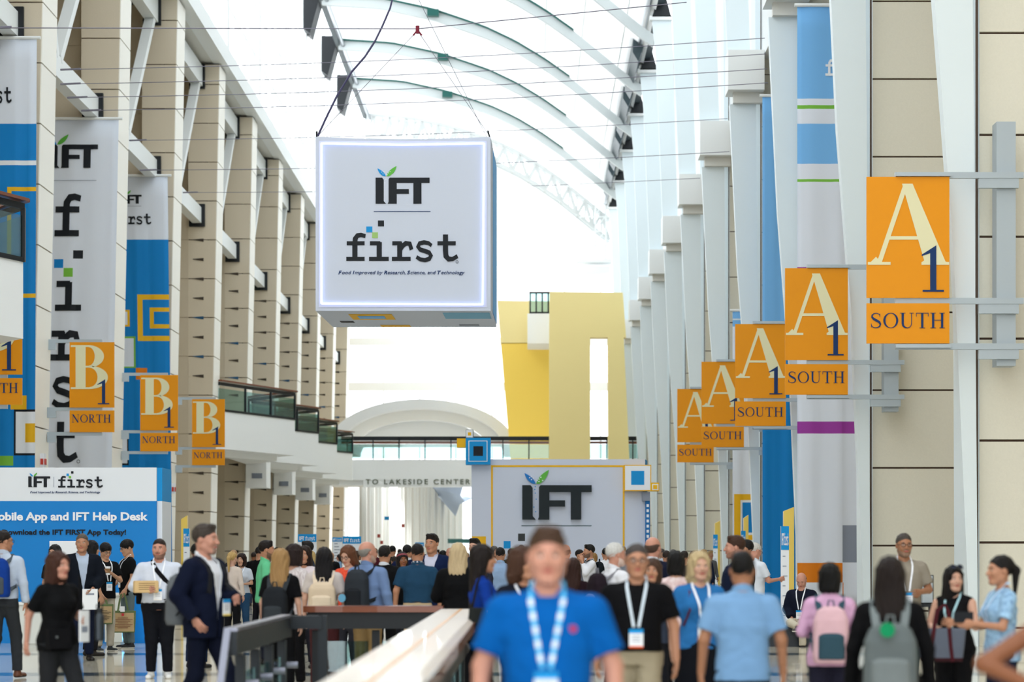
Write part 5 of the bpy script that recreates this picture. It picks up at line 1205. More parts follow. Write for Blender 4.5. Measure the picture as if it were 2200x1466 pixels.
    for sgn, (hp, kn, an) in zip((1, -1), legp):
        a = np.array(an); zf = max(a[2]-.05, .03)
        pr = [('c', (a[0], a[1]+.02, zf), .038, (a[0]+sgn*.02, a[1]-.15, zf-.008), .034, (1.15, 1, 1), ('+', .02)), ('c', (a[0], a[1], zf+.01), .042, (a[0], a[1], zf+.04), .042, ('+', .02)), ('f', lambda p, zf=zf: -(p[..., 2]-(zf-.03)), ('&', 0))]
        sdf_part('shoe', pr, max(res*.6, .007), [SM, SOL], t, mi_fn=lambda q, zf=zf: (q[:, 2] < zf-.012).astype(int))
    # ---- lanyard and badge following the chest
    def front(x_, z_, back=False):
        ys = np.linspace(-.40, .05, 60) if not back else np.linspace(.40, -.05, 60)
        pts = np.stack([np.full(60, x_), ys, np.full(60, z_)], -1); F = field(shirtfn if not (top == 'jacket' and abs(x_) < .07 and not back) else surf, pts[None])[0]
        k = np.argmax(F < 0); return float(ys[k]) if (F < 0).any() else (-.1 if not back else .1)
    if lan:
        LM = mat('lanyard_%d_%d_%d' % lan, lan, .6); zb = 1.12+dz
        b = MB(); stripes = []
        for sg in (-1, 1):
            pts, nr = [], []
            for q in np.linspace(0, 1, 12):
                x_ = sg*(.078*(1-q)+.018*q); z_ = 1.470+dz-(1.470-1.14)*q
                if q < .12: pts.append((sg*.066, .02+sh(1.5), 1.515+dz)) if q == 0 else pts.append((x_, front(x_, z_)-.012, z_))
                else: pts.append((x_, front(x_, z_)-.012, z_))
                nr.append((0, -1, .15))
            b.ribbon(pts, nr, .019, .003)
            if lanc:
                for i in range(1, 11, 2): stripes.append(pts[i:i+2])
        b.ribbon([(.066, .02+sh(1.5), 1.515+dz), (.05, .065+sh(1.5), 1.52+dz), (0, .085+sh(1.5), 1.52+dz), (-.05, .065+sh(1.5), 1.52+dz), (-.066, .02+sh(1.5), 1.515+dz)], [(1, 0, .2), (.7, .7, .2), (0, 1, .2), (-.7, .7, .2), (-1, 0, .2)], .019, .003)
        la = b.out('lanyard', LM, t, local=True)
        if lanc:
            b = MB()
            for pp in stripes: b.ribbon([(p[0], p[1]-.003, p[2]) for p in pp], [(0, -1, .15)]*2, .021, .003)
            b.out('lanyard_stripe', mat('lanc_%d' % lanc[2], lanc, .6), t, local=True)
        if badge:
            yb = min(front(0, z_) for z_ in (1.12+dz, 1.05+dz, .99+dz))-.014
            if top == 'jacket': yb = min([yb]+[front(sx_, z_)-.012 for sx_ in (-.075, .075) for z_ in (1.1+dz, 1.0+dz)])
            b = MB(); b.box(-.052, .052, yb-.003, yb, .985+dz, 1.125+dz); bd = b.out('badge', PRW, la, local=True)
            b = MB(); b.box(-.052, .052, yb-.006, yb-.003, 1.095+dz, 1.125+dz); b.out('badge_header', BLUEP, la, local=True)
            if isinstance(badge, tuple): b = MB(); b.box(-.052, .052, yb-.006, yb-.003, .985+dz, 1.0+dz); b.out('badge_footer', mat('bf_%d_%d_%d' % badge, badge, .5), la, local=True)
            if Z < 45:
                b = MB()
                for k_ in range(3): b.box(-.03, .03, yb-.005, yb-.003, 1.07-.018*k_+dz, 1.075-.018*k_+dz)
                b.out('badge_text', GREYP, la, local=True)
    if glasses:
        b = MB(); gm = DARK
        for sg in (-1, 1):
            c_ = [(sg*.033+.024*math.cos(a), -.097, .002+.017*math.sin(a)) for a in np.linspace(0, 2*math.pi, 13)]; b.tube([hx(q) for q in c_], .0025, 5)
            b.tube([hx((sg*.057, -.095, .006)), hx((sg*.08, -.04, .008)), hx((sg*.083, .01, .006))], .0022, 5)
        b.tube([hx((-.010, -.1, .006)), hx((.010, -.1, .006))], .0025, 5); b.out('glasses', gm, t, local=True)
    if headband:
        sdf_part('headband', [('e', (0, .020, .045), (.093, .110, .1), ('+', .01)), ('f', lambda p: np.abs(p[..., 2]-.06+.5*p[..., 1])-.018, ('&', 0))], .006, [cloth(headband)], t, xf=hx)
    d_ = dict(t=t, front=front, s=s, A=A, tor=tor, dz=dz, hx=hx, res=res)
    PEOPLE.append(d_)
    return d_
def M_of(d): return parent_world(d['t'])
def held(d, name, label, cat, p, rz=0, group=None):
    """a thing of its own placed at the figure's local point p, turned with the figure"""
    w_ = M_of(d) @ Vector(p); t = thing(name, label, cat, tuple(w_), d['t'].rotation_euler[2]+math.radians(rz), group); return t
def hand_point(d, i, ext=.075):
    S_, E_, W_ = map(np.array, d['A'][i]); n = (W_-E_)/np.linalg.norm(W_-E_); return tuple(W_+n*ext)
def backpack(d, label, col, col2=None, size=(.15, .09, .23), zc=1.2, off=0, both=True, xoff=0, patch=None):
    t = held(d, 'backpack', label, 'backpack', (0, 0, 0)); t.scale = (d['s'],)*3
    zb = [d['front'](x_, z_, True) for x_ in (-.06, .06) for z_ in (zc-.15, zc, zc+.15)]; yb = max(zb)+size[1]*.95
    sx, sy, sz = size; m = cloth(col); m2 = cloth(col2 or tuple(int(q*.7) for q in col)); r = max(.008, d['res']*.8)
    if abs(xoff) > .05: yb = .02
    prof = [(zc-sz, xoff, yb, sx*.9, sy*.9), (zc-sz*.8, xoff, yb, sx, sy), (zc+sz*.5, xoff, yb, sx*.95, sy*.9), (zc+sz*.85, xoff, yb-.005, sx*.75, sy*.7), (zc+sz, xoff, yb-.01, sx*.4, sy*.4)]
    sdf_part('bag_body', [('l', prof, 3.2, ('+', .02))], r, [m], t)
    pf = [(zc-sz*.85, xoff, yb+sy*.75, sx*.72, sy*.55), (zc-sz*.05, xoff, yb+sy*.75, sx*.7, sy*.5), (zc+sz*.08, xoff, yb+sy*.6, sx*.5, sy*.3)]
    sdf_part('front_pocket', [('l', pf, 3, ('+', .02))], r, [m2], t)
    b = MB(); b.tube([(xoff-.03, yb, zc+sz*.96), (xoff-.02, yb, zc+sz+.05), (xoff+.02, yb, zc+sz+.05), (xoff+.03, yb, zc+sz*.96)], .008, 6); b.out('top_handle', m2, t, local=True)
    if patch:
        b = MB(); b.tube([(xoff+patch[3], yb+sy*1.3, zc+patch[4]), (xoff+patch[3], yb+sy*1.3+.012, zc+patch[4])], .05, 10); b.out('patch', cloth(patch[:3]), t, local=True)
    for sg in ((-1, 1) if both else (1,)):
        x_ = sg*.105; pts = []; nr = []
        zs_ = 1.46+d['dz']
        pts += [(x_*.8, yb-sy*.6, zc+sz*.75)]; nr += [(0, 1, .3)]
        pts += [(x_, d['front'](x_, 1.38, True)+.012, 1.40)]; nr += [(0, 1, .5)]
        pts += [(x_, .03, 1.478)]; nr += [(0, 0, 1)]
        pts += [(x_, -.04, 1.462)]; nr += [(0, -.5, 1)]
        for z_ in (1.40, 1.34, 1.26, 1.18): pts.append((x_*(1+.25*(1.4-z_)/.2*.5), d['front'](x_, z_)-.010, z_)); nr.append((0, -1, .2))
        pts.append((x_*1.65, .04, 1.10)); nr.append((sg, -.3, 0)); pts.append((x_*1.3, yb-sy*.6, zc-sz*.6)); nr.append((0, -1, 0))
        b = MB(); b.ribbon(pts, nr, .052, .009); b.out('strap', m2, t, local=True)
    return t
def box_obj(t, name, sx, sy, sz, m, z0=0, x=0, y=0):
    b = MB(); e = min(sx, sy, sz)*.08
    b.box(x-sx/2, x+sx/2, y-sy/2+e, y+sy/2-e, z0+e, z0+sz-e); b.box(x-sx/2+e, x+sx/2-e, y-sy/2, y+sy/2, z0+e, z0+sz-e); b.box(x-sx/2+e, x+sx/2-e, y-sy/2+e, y+sy/2-e, z0, z0+sz)
    return b.out(name, m, t, local=True)
def tote(d, i, label, w_=.36, h=.32, dp=.12, body=(206, 178, 134), edge=(120, 140, 96), hl=.22, rz=0, text=True, tag=False):
    hp = hand_point(d, i, .07); wz = (M_of(d) @ Vector(hp)); t = thing('tote_bag', label, 'tote bag', (wz.x, wz.y, wz.z-hl-h+.02), d['t'].rotation_euler[2]+math.radians(rz))
    prof = [(0, 0, 0, w_*.46, dp*.5), (h*.5, 0, 0, w_*.49, dp*.45), (h, 0, 0, w_*.5, dp*.33)]
    sdf_part('bag_body', [('l', prof, 7, ('+', .01))], .008, [cloth(body), cloth(edge)], t, mi_fn=lambda q: ((np.abs(q[:, 0]) > w_*.43) | (q[:, 2] > h-.035) | (q[:, 2] < .02)).astype(int))
    for sg in (-1, 1):
        b = MB(); b.ribbon([(-w_*.2, sg*dp*.3, h-.02), (-w_*.12, sg*dp*.15, h+hl*.6), (-.02, sg*.012, h+hl-.02), (.02, sg*.012, h+hl-.02), (w_*.12, sg*dp*.15, h+hl*.6), (w_*.2, sg*dp*.3, h-.02)], [(0, sg, 0)]*6, .028, .004); b.out('handle', cloth(edge if text else body), t, local=True)
    if text:
        for sg in (-1, 1):
            b = MB()
            for k in range(7):
                ww = w_*(.2+.09*((k*5) % 3)); b.box(-ww, ww, sg*(dp*.5+.006)-.001, sg*(dp*.5+.006)+.001, h*(.66-.075*k), h*(.68-.075*k))
            b.out('printed_text', mat('print_brown', (120, 60, 50), .6) if tag else BLACK, t, local=True)
        if tag:
            b = MB(); b.box(-.02, .02, -dp*.5-.008, -dp*.5-.005, h*.76, h*.88); b.out('printed_emblem', mat('print_red', (190, 50, 60), .6), t, local=True)
            b = MB(); b.box(-.04, .03, -dp*.5-.02, -dp*.5-.016, h*.95, h*1.2); b.out('paper_tag', PRW, t, local=True)
    return t
# ---------------------------------------------------------------- the crowd
R = random.Random(4)
LW = (236, 240, 248); DK = (18, 19, 24)
p1 = person(8, 30, 1.84, 172, 'man at the left edge with light blue shirt and blue backpack seen from behind', 'tan', 'short', (40, 30, 26), top='shirt', tc=(196, 210, 230), lc=(58, 62, 68), shoe=(96, 58, 40), arms=('down', 'down'), legs='walk2', head=-40, glasses=True)
backpack(p1, 'blue and grey backpack on the man at the left edge', (24, 70, 170), (90, 100, 110))
p3 = person(176, 35.3, 1.85, 18, 'grey-haired man in a dark blazer holding papers, left of the two men in black tees', 'tan', 'short', (120, 108, 98), top='jacket', tc=(20, 26, 38), uc=(190, 206, 230), lc=(26, 34, 60), arms=('low', 'down'), legs='stand', head=-14, build=1.05)
t = held(p3, 'paper_sheet', 'sheaf of printed papers in the hand of the man in dark blazer', 'papers', hand_point(p3, 0, .1)); box_obj(t, 'sheet', .22, .012, .30, PRW, -.25); box_obj(t, 'printed_block', .12, .014, .03, GREYP, -.04)
p4 = person(118, 38, 1.70, -20, 'dark-haired woman half hidden behind the woman in the black polo', 'fair', 'long', (24, 20, 22), fem=True, top='tee', tc=(30, 32, 40), hl=.2, glasses=True)
p5 = person(197, 37, 1.76, 130, 'woman with long black wavy hair behind the man in the dark blazer', 'asian', 'long', (20, 17, 18), hl=.30, fem=True, top='tee', tc=(28, 30, 40), lc=(30, 30, 36))
p2 = person(124, 20, 1.56, 48, 'woman in black polo with reddish brown hair striding at the left', 'pink', 'side', (82, 46, 34), hl=.24, fem=True, top='polo', tc=(16, 17, 20), lc=(44, 46, 50), arms=('bent', 'back'), legs='walk', build=1.12, hem=.84, head=8)
t = held(p2, 'paper_sheet', 'white leaflet held by the woman in the black polo', 'papers', hand_point(p2, 0, .08), 20); box_obj(t, 'sheet', .14, .01, .26, PRW, -.18); box_obj(t, 'printed_block', .09, .012, .05, GREYP, -.1)
t = held(p2, 'water_bottle', 'dark steel water bottle carried low by the woman in the black polo', 'bottle', (.22, -.34, .93)); b = MB(); b.tube([(0, 0, 0), (0, 0, .02), (0, 0, .2), (0, 0, .23)], [.036, .04, .04, .028], 14); b.out('flask', mat('flask_grey', (60, 66, 72), .3, metal=.5), t, local=True); b = MB(); b.tube([(0, 0, .23), (0, 0, .27)], .026, 12); b.out('cap', DARK, t, local=True); b = MB(); b.tube([(-.03, 0, .25), (-.03, 0, .30), (.03, 0, .30), (.03, 0, .25)], .006, 6); b.out('carry_loop', DARK, t, local=True)
t = held(p2, 'shoulder_bag', 'small black hip bag on the woman in the black polo', 'bag', (-.12, -.17, .86)); box_obj(t, 'pouch', .22, .07, .16, cloth((22, 22, 26)), 0); b = MB(); b.ribbon([(.1, 0, .15), (.22, -.0, .38), (.26, .06, .6)], [(0, -1, 0)]*3, .02, .004); b.out('strap', cloth((22, 22, 26)), t, local=True); b = MB(); b.tube([(-.05, -.04, .1), (-.05, -.05, .1)], .012, 10); b.out('snap', ALU, t, local=True)
p6 = person(226, 38.7, 1.73, 38, 'young man in black tee holding a coffee cup and a kraft tote bag', 'asian', 'fringe', (16, 14, 16), top='tee', tc=(16, 17, 20), lc=(196, 190, 176), shoe=(50, 54, 58), sole=(230, 230, 226), arms=(((.22, -.10, 1.15), (-.05, -.27, 1.28)), ((.21, .0, 1.14), (.15, -.15, .93))), glasses=True, nod=18, lan=LW, legs='stand')
t = held(p6, 'coffee_cup', 'paper coffee cup with white lid held by the young man in black tee', 'cup', hand_point(p6, 0, .09)); b = MB(); b.tube([(0, 0, -.07), (0, 0, .05)], [.030, .042], 14); b.out('cup', PRW, t, local=True); b = MB(); b.tube([(0, 0, .05), (0, 0, .065)], [.045, .04], 14); b.out('lid', PRW, t, local=True); b = MB(); b.tube([(0, 0, -.04), (0, 0, .03)], [.035, .042], 14); b.out('sleeve', mat('kraft', (150, 116, 80), .7), t, local=True)
tote(p6, 1, 'kraft tote bag with green edges hanging from the young man with coffee', w_=.32, rz=-30, hl=.12)
p7 = person(274, 40.0, 1.79, -62, 'young man in black tee and light jeans looking down to the left', 'asian', 'fringe', (16, 14, 16), top='tee', tc=(16, 17, 20), lc=(120, 140, 148), shoe=(34, 36, 40), sole=(236, 236, 232), arms=(((.245, -.0, 1.14), (.24, -.12, .95)), 'low'), glasses=True, nod=14, lan=LW)
tote(p7, 0, 'kraft tote bag with red printed emblem and white tag near the floor', w_=.42, h=.36, hl=.30, rz=70, tag=True)
p8 = person(342, 30.2, 1.74, 4, 'large bearded man in pale shirt holding a wooden box, white sneakers', 'pink', 'short', (52, 36, 30), top='shirt', tc=(216, 224, 240), lc=(24, 26, 34), shoe=(228, 230, 230), sole=(240, 240, 238), arms=('down', 'bent'), build=1.3, beard=1, lan=LW, belt=True, chub=1, legs='stand', head=-8, badge=(240, 240, 240))
t = held(p8, 'wooden_box', 'small pale wooden box under the arm of the large bearded man', 'box', (-.14, -.30, 1.08), 18); box_obj(t, 'box_body', .30, .10, .15, mat('pale_wood', (214, 184, 134), .6, noise=.1, nscale=10)); b = MB(); [b.box(-.1, .1, -.053, -.049, .04+.025*k, .046+.025*k) for k in range(4)]; b.out('slot', mat('slot_brown', (130, 100, 66), .7), t, local=True)
t = held(p8, 'sling_bag', 'black cross-body sling of the large bearded man', 'bag', (0, 0, 0)); b = MB(); t.scale = (p8['s'],)*3
pts = [(-.08, .02, 1.49)]+[(x_, p8['front'](x_, z_)-.014, z_) for x_, z_ in ((-.07, 1.44), (-.02, 1.36), (.05, 1.28), (.12, 1.2), (.18, 1.13))]+[(.24, .03, 1.06)]; b.ribbon(pts, [(0, -.3, 1)]+[(0, -1, .2)]*5+[(1, 0, 0)], .055, .008); b.out('strap', cloth((20, 20, 24)), t, local=True); box_obj(t, 'pouch', .2, .1, .24, cloth((24, 24, 28)), .93, -.2, .17)
p9 = person(440, 21, 1.80, 62, 'man in navy suit and white shirt walking right, bag on one shoulder', 'pink', 'full', (82, 72, 66), top='jacket', tc=(16, 24, 50), uc=(226, 230, 240), lc=(16, 22, 44), arms=('bent', 'pocket'), legs='walk', lan=(225, 232, 240), badge=(240, 214, 120), beard=2, belt=True, head=12)
backpack(p9, 'grey backpack on the shoulder of the man in the navy suit', (120, 126, 132), (44, 46, 52), size=(.15, .10, .22), zc=1.12)
p10 = person(74, 43, 1.28, 40, 'woman in glasses seated behind the white counter', 'fair', 'bun', (26, 20, 20), fem=True, top='sweater', tc=(20, 20, 24), glasses=True, legs='stand')
p11 = person(424, 33, 1.70, 160, 'man in red and white plaid shirt behind the man in the navy suit', 'brown', 'short', (18, 16, 16), top='shirt', tc=mat('plaid', (196, 160, 164), .8, noise=.5, nscale=22, stretch=(3, 3, .6), col2=(90, 40, 60)), lc=(40, 60, 96), hem=.86)
t = person(499, 43, 1.60, 155, 'woman with blonde ponytail and cream sweater seen from behind', 'fair', 'pony', (198, 164, 104), hl=.24, fem=True, top='sweater', tc=(224, 208, 196), lc=(22, 22, 26), shoe=(230, 230, 228), sole=(240, 240, 240), arms=('bent', 'down'))
person(519, 44, 1.57, -15, 'smiling woman with badge facing the blonde ponytail woman', 'asian', 'bob', (48, 26, 20), fem=True, top='tee', tc=(206, 214, 226), lc=(52, 92, 130), arms=('bent', 'low'), lan=LW, hem=.95, shoe=(200, 200, 200))
person(502, 55, 1.66, 20, 'fair-haired woman standing behind the blonde ponytail woman', 'fair', 'pony', (190, 150, 110), fem=True, top='tee', tc=(60, 60, 66))
person(558, 50, 1.72, 150, 'man in black hoodie near the slotted piers', 'tan', 'short', (30, 24, 22), top='sweater', tc=(14, 15, 18), lc=(24, 24, 30))
p16 = person(572, 34, 1.74, 100, 'bearded man in mint green shirt in profile', 'tan', 'full', (30, 20, 18), top='polo', tc=(112, 214, 160), lc=(30, 34, 50), beard=3, build=1.12, arms=('bent', 'down'), hem=.88)
person(597, 55, 1.72, 60, 'dark-haired man behind the man in mint green', 'tan', 'full', (20, 16, 16), top='shirt', tc=(200, 206, 220))
p19 = person(630, 28, 1.66, -40, 'woman in maroon striped top holding a drink beside the long-haired woman', 'fair', 'bob', (44, 28, 28), fem=True, top='blouse', tc=mat('maroon_stripe', (236, 226, 228), .8, noise=.6, nscale=9, stretch=(9, 9, .5), col2=(96, 36, 58)), lc=(20, 20, 24), arms=('bent', 'up'), build=1.1, head=-20)
person(655, 33, 1.66, -12, 'woman with dark wavy hair and white top with a pink collar', 'tan', 'side', (50, 32, 26), hl=.2, fem=True, top='blouse', tc=(226, 214, 220), lc=(40, 40, 50), arms=('bent', 'down'))
p21 = person(660, 42, 1.78, -95, 'man with glasses in profile under the white logo sign', 'tan', 'full', (28, 22, 20), top='shirt', tc=(60, 74, 104), glasses=True, lc=(30, 32, 40))
person(668, 46, 1.62, 170, 'blonde woman behind the man with glasses', 'fair', 'long', (200, 170, 112), hl=.3, fem=True, top='tee', tc=(70, 90, 90))
p18 = person(603, 25, 1.60, 168, 'woman with long straight blonde-brown hair and black top, from behind', 'fair', 'long', (168, 132, 86), hl=.38, fem=True, top='tee', tc=(16, 16, 20), lc=(18, 18, 22), arms=('down', 'down'), hem=.9)
backpack(p18, 'large black backpack on the woman with long blonde-brown hair', (38, 42, 48), (62, 68, 74), xoff=.0, zc=1.10)
p23 = person(697, 27, 1.62, 176, 'woman with long black hair and maroon trousers, from behind', 'fair', 'long', (24, 22, 28), hl=.33, fem=True, top='tee', tc=(210, 200, 196), lc=(86, 44, 48), arms=('down', 'down'), hem=.92, build=1.1)
backpack(p23, 'cream leather backpack on the woman with long black hair', (226, 206, 180), (232, 214, 190), size=(.17, .07, .17), zc=1.17)
person(748, 30, 1.65, -28, 'auburn-haired woman in orange patterned top looking down', 'fair', 'side', (128, 80, 54), hl=.16, fem=True, top='blouse', tc=mat('orange_weave', (222, 84, 50), .8, noise=.4, nscale=40, col2=(150, 30, 30)), lc=(50, 50, 60), glasses=True, nod=20, arms=('bent', 'bent'))
p25 = person(790, 27, 1.69, 150, 'bald grey-bearded man in blue shirt with dark backpack', 'pink', 'bald', (150, 146, 140), top='shirt', tc=(128, 156, 204), lc=(176, 146, 100), beard=3, build=1.12, arms=('bent', 'down'), head=-25, hem=.93, belt=True)
backpack(p25, 'charcoal backpack with a bottle pocket on the bald man in blue shirt', (58, 64, 72), (40, 44, 50), patch=(120, 190, 230, .12, -.1))
p26 = person(826, 32, 1.66, 165, 'dark-haired person in black suit between the bald man and the teal polo', 'tan', 'full', (34, 28, 28), top='jacket', tc=(14, 15, 18), lc=(16, 16, 20), arms=('bent', 'down'))
person(843, 60, 1.78, 185, 'distant man in dark green jacket, left of the pale shirt', 'tan', 'short', (16, 18, 18), top='jacket', tc=(20, 36, 32))
person(847, 56, 1.52, 180, 'distant person in pale blue shirt behind the crowd', 'tan', 'short', (60, 50, 44), top='shirt', tc=(176, 206, 236), lc=(30, 40, 60))
person(864, 36, 1.58, 18, 'woman with a pink headband facing the camera', 'brown', 'bob', (34, 24, 24), fem=True, top='tee', tc=(30, 34, 60), headband=(170, 90, 100))
person(875, 42, 1.72, 175, 'dark-haired man in navy jacket behind the teal polo', 'tan', 'short', (20, 18, 20), top='jacket', tc=(20, 30, 70), build=1.1)
p32 = person(928, 33.5, 1.83, -12, 'tall man in navy blazer with open collar facing the camera', 'tan', 'full', (36, 26, 24), top='jacket', tc=(18, 34, 76), uc=(206, 208, 230), lc=(30, 32, 44), head=-12)
p31 = person(897, 30, 1.68, 180, 'man in dark teal polo and khaki trousers with his back to the camera', 'tan', 'short', (30, 24, 24), top='polo', tc=(38, 78, 112), lc=(206, 184, 150), arms=('down', 'down'), hem=.99, belt=True, build=1.12, lan=(220, 224, 236), badge=False)
p35 = person(985, 26, 1.66, 172, 'woman with shoulder-length blonde hair and black blazer, from behind', 'fair', 'long', (206, 184, 146), hl=.27, fem=True, top='jacket', tc=(16, 17, 20), lc=(18, 18, 22), build=1.15, arms=('bent', 'bent'))
person(1020, 38, 1.80, -25, 'dark-haired man behind the blonde woman in black blazer', 'fair', 'full', (22, 16, 16), top='shirt', tc=(50, 54, 70))
person(967, 50, 1.70, 20, 'distant bald man holding up a phone', 'pink', 'bald', (90, 70, 60), top='jacket', tc=(26, 28, 32), arms=('chin', 'down'))
person(952, 60, 1.66, 150, 'distant dark-haired woman left of the bald man with phone', 'tan', 'long', (20, 18, 20), fem=True, top='tee', tc=(20, 24, 28))
p37 = person(1036, 20.5, 1.62, 100, 'woman in profile with very long dark hair and royal blue top', 'tan', 'long', (28, 18, 18), hl=.62, fem=True, top='sweater', tc=(18, 64, 170), lc=(20, 20, 24), arms=('low', 'low'), build=1.05)
t = held(p37, 'shoulder_bag', 'dark shoulder bag with gold zip on the woman in royal blue', 'bag', (-.20, .02, .86)); sdf_part('bag_body', [('l', [(0, 0, 0, .06, .15), (.3, 0, 0, .05, .12)], 3, ('+', .02))], .01, [cloth((40, 44, 44))], t); b = MB(); b.ribbon([(0, -.1, .28), (.01, -.05, .5), (.03, 0, .62), (.01, .05, .5), (0, .1, .28)], [(-1, 0, 0)]*5, .02, .006); b.out('strap', cloth((34, 34, 36)), t, local=True); b = MB(); b.box(-.075, -.062, -.02, -.01, .16, .28); b.out('zip', mat('zip_gold', (190, 160, 80), .3, metal=.6), t, local=True)
person(1122, 17, 1.59, 25, 'woman with brown hair and white lanyard just left of the man in bright blue polo', 'tan', 'side', (88, 56, 40), hl=.15, fem=True, top='tee', tc=(22, 26, 40), lc=(30, 30, 36), arms=('bent', 'bent'), lan=LW, head=30)
person(1075, 40, 1.67, 178, 'man in light blue shirt with his back turned, right of the long dark hair', 'tan', 'short', (26, 22, 22), top='shirt', tc=(160, 190, 230), lc=(24, 60, 60))
person(1106, 46, 1.62, 182, 'balding man in white shirt with his back turned', 'pink', 'bald', (120, 96, 84), top='shirt', tc=(220, 228, 242), lc=(40, 46, 66))
person(1098, 64, 1.72, 160, 'distant dark-haired man below the green pixel square', 'tan', 'short', (26, 22, 22), top='tee', tc=(60, 70, 60))
person(1215, 38, 1.71, 170, 'bald man just right of the bright blue polo man, from behind', 'pink', 'bald', (170, 120, 100), top='shirt', tc=(120, 126, 140))
person(1232, 27, 1.50, 168, 'woman with long auburn hair and dark red shawl, from behind', 'fair', 'long', (64, 36, 30), hl=.35, fem=True, top='sweater', tc=(40, 22, 30), lc=(20, 20, 26), build=1.1)
p45 = person(1266, 46, 1.74, -75, 'bearded man in white shirt in profile touching his chin', 'tan', 'full', (24, 20, 20), top='shirt', tc=(232, 234, 242), lc=(30, 40, 64), beard=3, arms=('chin', 'down'))
backpack(p45, 'black backpack on the bearded man touching his chin', (26, 32, 38))
person(1246, 50, 1.66, 60, 'dark-haired man partly behind the bearded man touching his chin', 'tan', 'short', (30, 24, 24), top='shirt', tc=(226, 230, 240), glasses=True)
person(1301, 52, 1.70, 185, 'man in white shirt with dark hair standing before the logo wall', 'tan', 'short', (20, 18, 20), top='shirt', tc=(236, 238, 246), lc=(40, 44, 60))
person(1276, 62, 1.60, 160, 'distant fair-haired woman right of the bearded man touching his chin', 'fair', 'bob', (170, 130, 80), fem=True, top='tee', tc=(60, 60, 60))
p48 = person(1322, 24.5, 1.66, 115, 'white-haired man in white shirt behind the man in black polo', 'pink', 'short', (214, 214, 212), top='shirt', tc=(228, 230, 238), lc=(60, 60, 70), beard=3, build=1.1)
backpack(p48, 'dark backpack with maroon edging on the white-haired man', (40, 30, 40), (150, 150, 160))
person(1403, 27, 1.74, 150, 'man with shaved head and navy jacket behind the man in black polo', 'pink', 'bald', (110, 84, 72), top='jacket', tc=(24, 30, 54), uc=(220, 224, 236), build=1.1, lan=LW, badge=False)
person(1402, 22, 1.50, -10, 'woman with brown bob peeking from behind the man in black polo', 'tan', 'bob', (92, 64, 48), fem=True, top='tee', tc=(60, 70, 90))
p52 = person(1452, 24, 1.57, 178, 'woman with black bob and red and white top, from behind', 'fair', 'bob', (14, 13, 16), fem=True, top='blouse', tc=mat('red_white_pattern', (226, 226, 236), .8, noise=.6, nscale=14, col2=(150, 36, 52)), lc=(24, 24, 30))
p49 = person(1368, 16.5, 1.61, -4, 'man in black polo with glasses and a white badge, khaki trousers', 'tan', 'short', (92, 84, 84), top='polo', tc=(14, 14, 18), lc=(180, 168, 142), glasses=True, lan=(214, 228, 240), badge=(220, 90, 40), arms=('down', 'down'), build=1.12, hem=.96, legs='walk', head=6, shoe=(60, 44, 34))
p38 = person(1176, 10, 1.645, -2, 'man in bright blue polo with striped lanyard, closest and central', 'pink', 'full', (92, 66, 50), top='polo', tc=(0, 106, 200), lc=(52, 50, 50), arms=('down', 'down'), build=1.18, lan=(90, 190, 240), lanc=(226, 236, 246), legs='walk2', hem=.86, chub=.5, head=3)
t = p38['t']; b = MB(); y_ = p38['front'](.115, 1.31)-.004; b.tube([(.115, y_, 1.31), (.115, y_-.004, 1.31)], .016, 12); b.tube([(.095, y_, 1.315), (.095, y_-.003, 1.315)], .01, 10); b.out('chest_logo', mat('logo_red', (180, 40, 70), .6), t, local=True)
p54 = person(1502, 19, 1.56, 12, 'blonde woman in blue blouse with white lanyard and black skirt', 'fair', 'side', (198, 176, 134), hl=.16, fem=True, top='blouse', tc=(50, 130, 204), lc=(18, 20, 28), low='skirt', lan=LW, build=1.15, arms=('down', 'down'), bust=1.2)
t = held(p54, 'shoulder_strap', 'thin red strap across the blonde woman in blue blouse', 'strap', (0, 0, 0)); t.scale = (p54['s'],)*3; b = MB(); b.ribbon([(-.1, .02, 1.475), (-.105, p54['front'](-.105, 1.40)-.008, 1.40), (-.12, p54['front'](-.12, 1.25)-.008, 1.25), (-.16, p54['front'](-.15, 1.1)-.01, 1.1)], [(0, 0, 1), (0, -1, 0), (0, -1, 0), (0, -1, 0)], .018, .004); b.out('band', cloth((110, 40, 50)), t, local=True)
p56 = person(1580, 27, 1.75, -92, 'bearded man with brown hair in left profile behind the pale blue shirt', 'pink', 'full', (84, 54, 40), top='jacket', tc=(26, 36, 66), uc=(200, 214, 226), beard=3, build=1.08)
person(1602, 33, 1.75, -100, 'dark-haired man directly behind the bearded profile', 'tan', 'short', (24, 20, 20), top='tee', tc=(30, 36, 44), lc=(30, 30, 38))
p58 = person(1622, 38, 1.73, 125, 'white-haired man in white short-sleeved shirt looking at his phone', 'pink', 'short', (212, 210, 206), top='polo', tc=(222, 230, 242), lc=(60, 70, 84), glasses=True, arms=('out', 'out'), nod=18)
t = held(p58, 'mobile_phone', 'phone in the hand of the white-haired man by the blue banner', 'phone', hand_point(p58, 0, .1)); box_obj(t, 'phone_body', .075, .15, .01, BLACK)
person(1432, 46, 1.63, 170, 'distant man with short hair left of the black bob', 'tan', 'short', (60, 46, 40), top='shirt', tc=(220, 226, 238))
person(1470, 44, 1.62, 176, 'distant dark-haired man right of the black bob', 'tan', 'short', (50, 40, 36), top='tee', tc=(70, 60, 60))
person(1352, 52, 1.68, 190, 'distant man in grey shirt between the logo wall and the fins', 'tan', 'short', (70, 56, 48), top='shirt', tc=(150, 156, 170))
person(1490, 52, 1.62, 160, 'distant woman with brown hair beside the fins', 'fair', 'bob', (90, 60, 44), fem=True, top='tee', tc=(110, 90, 100))
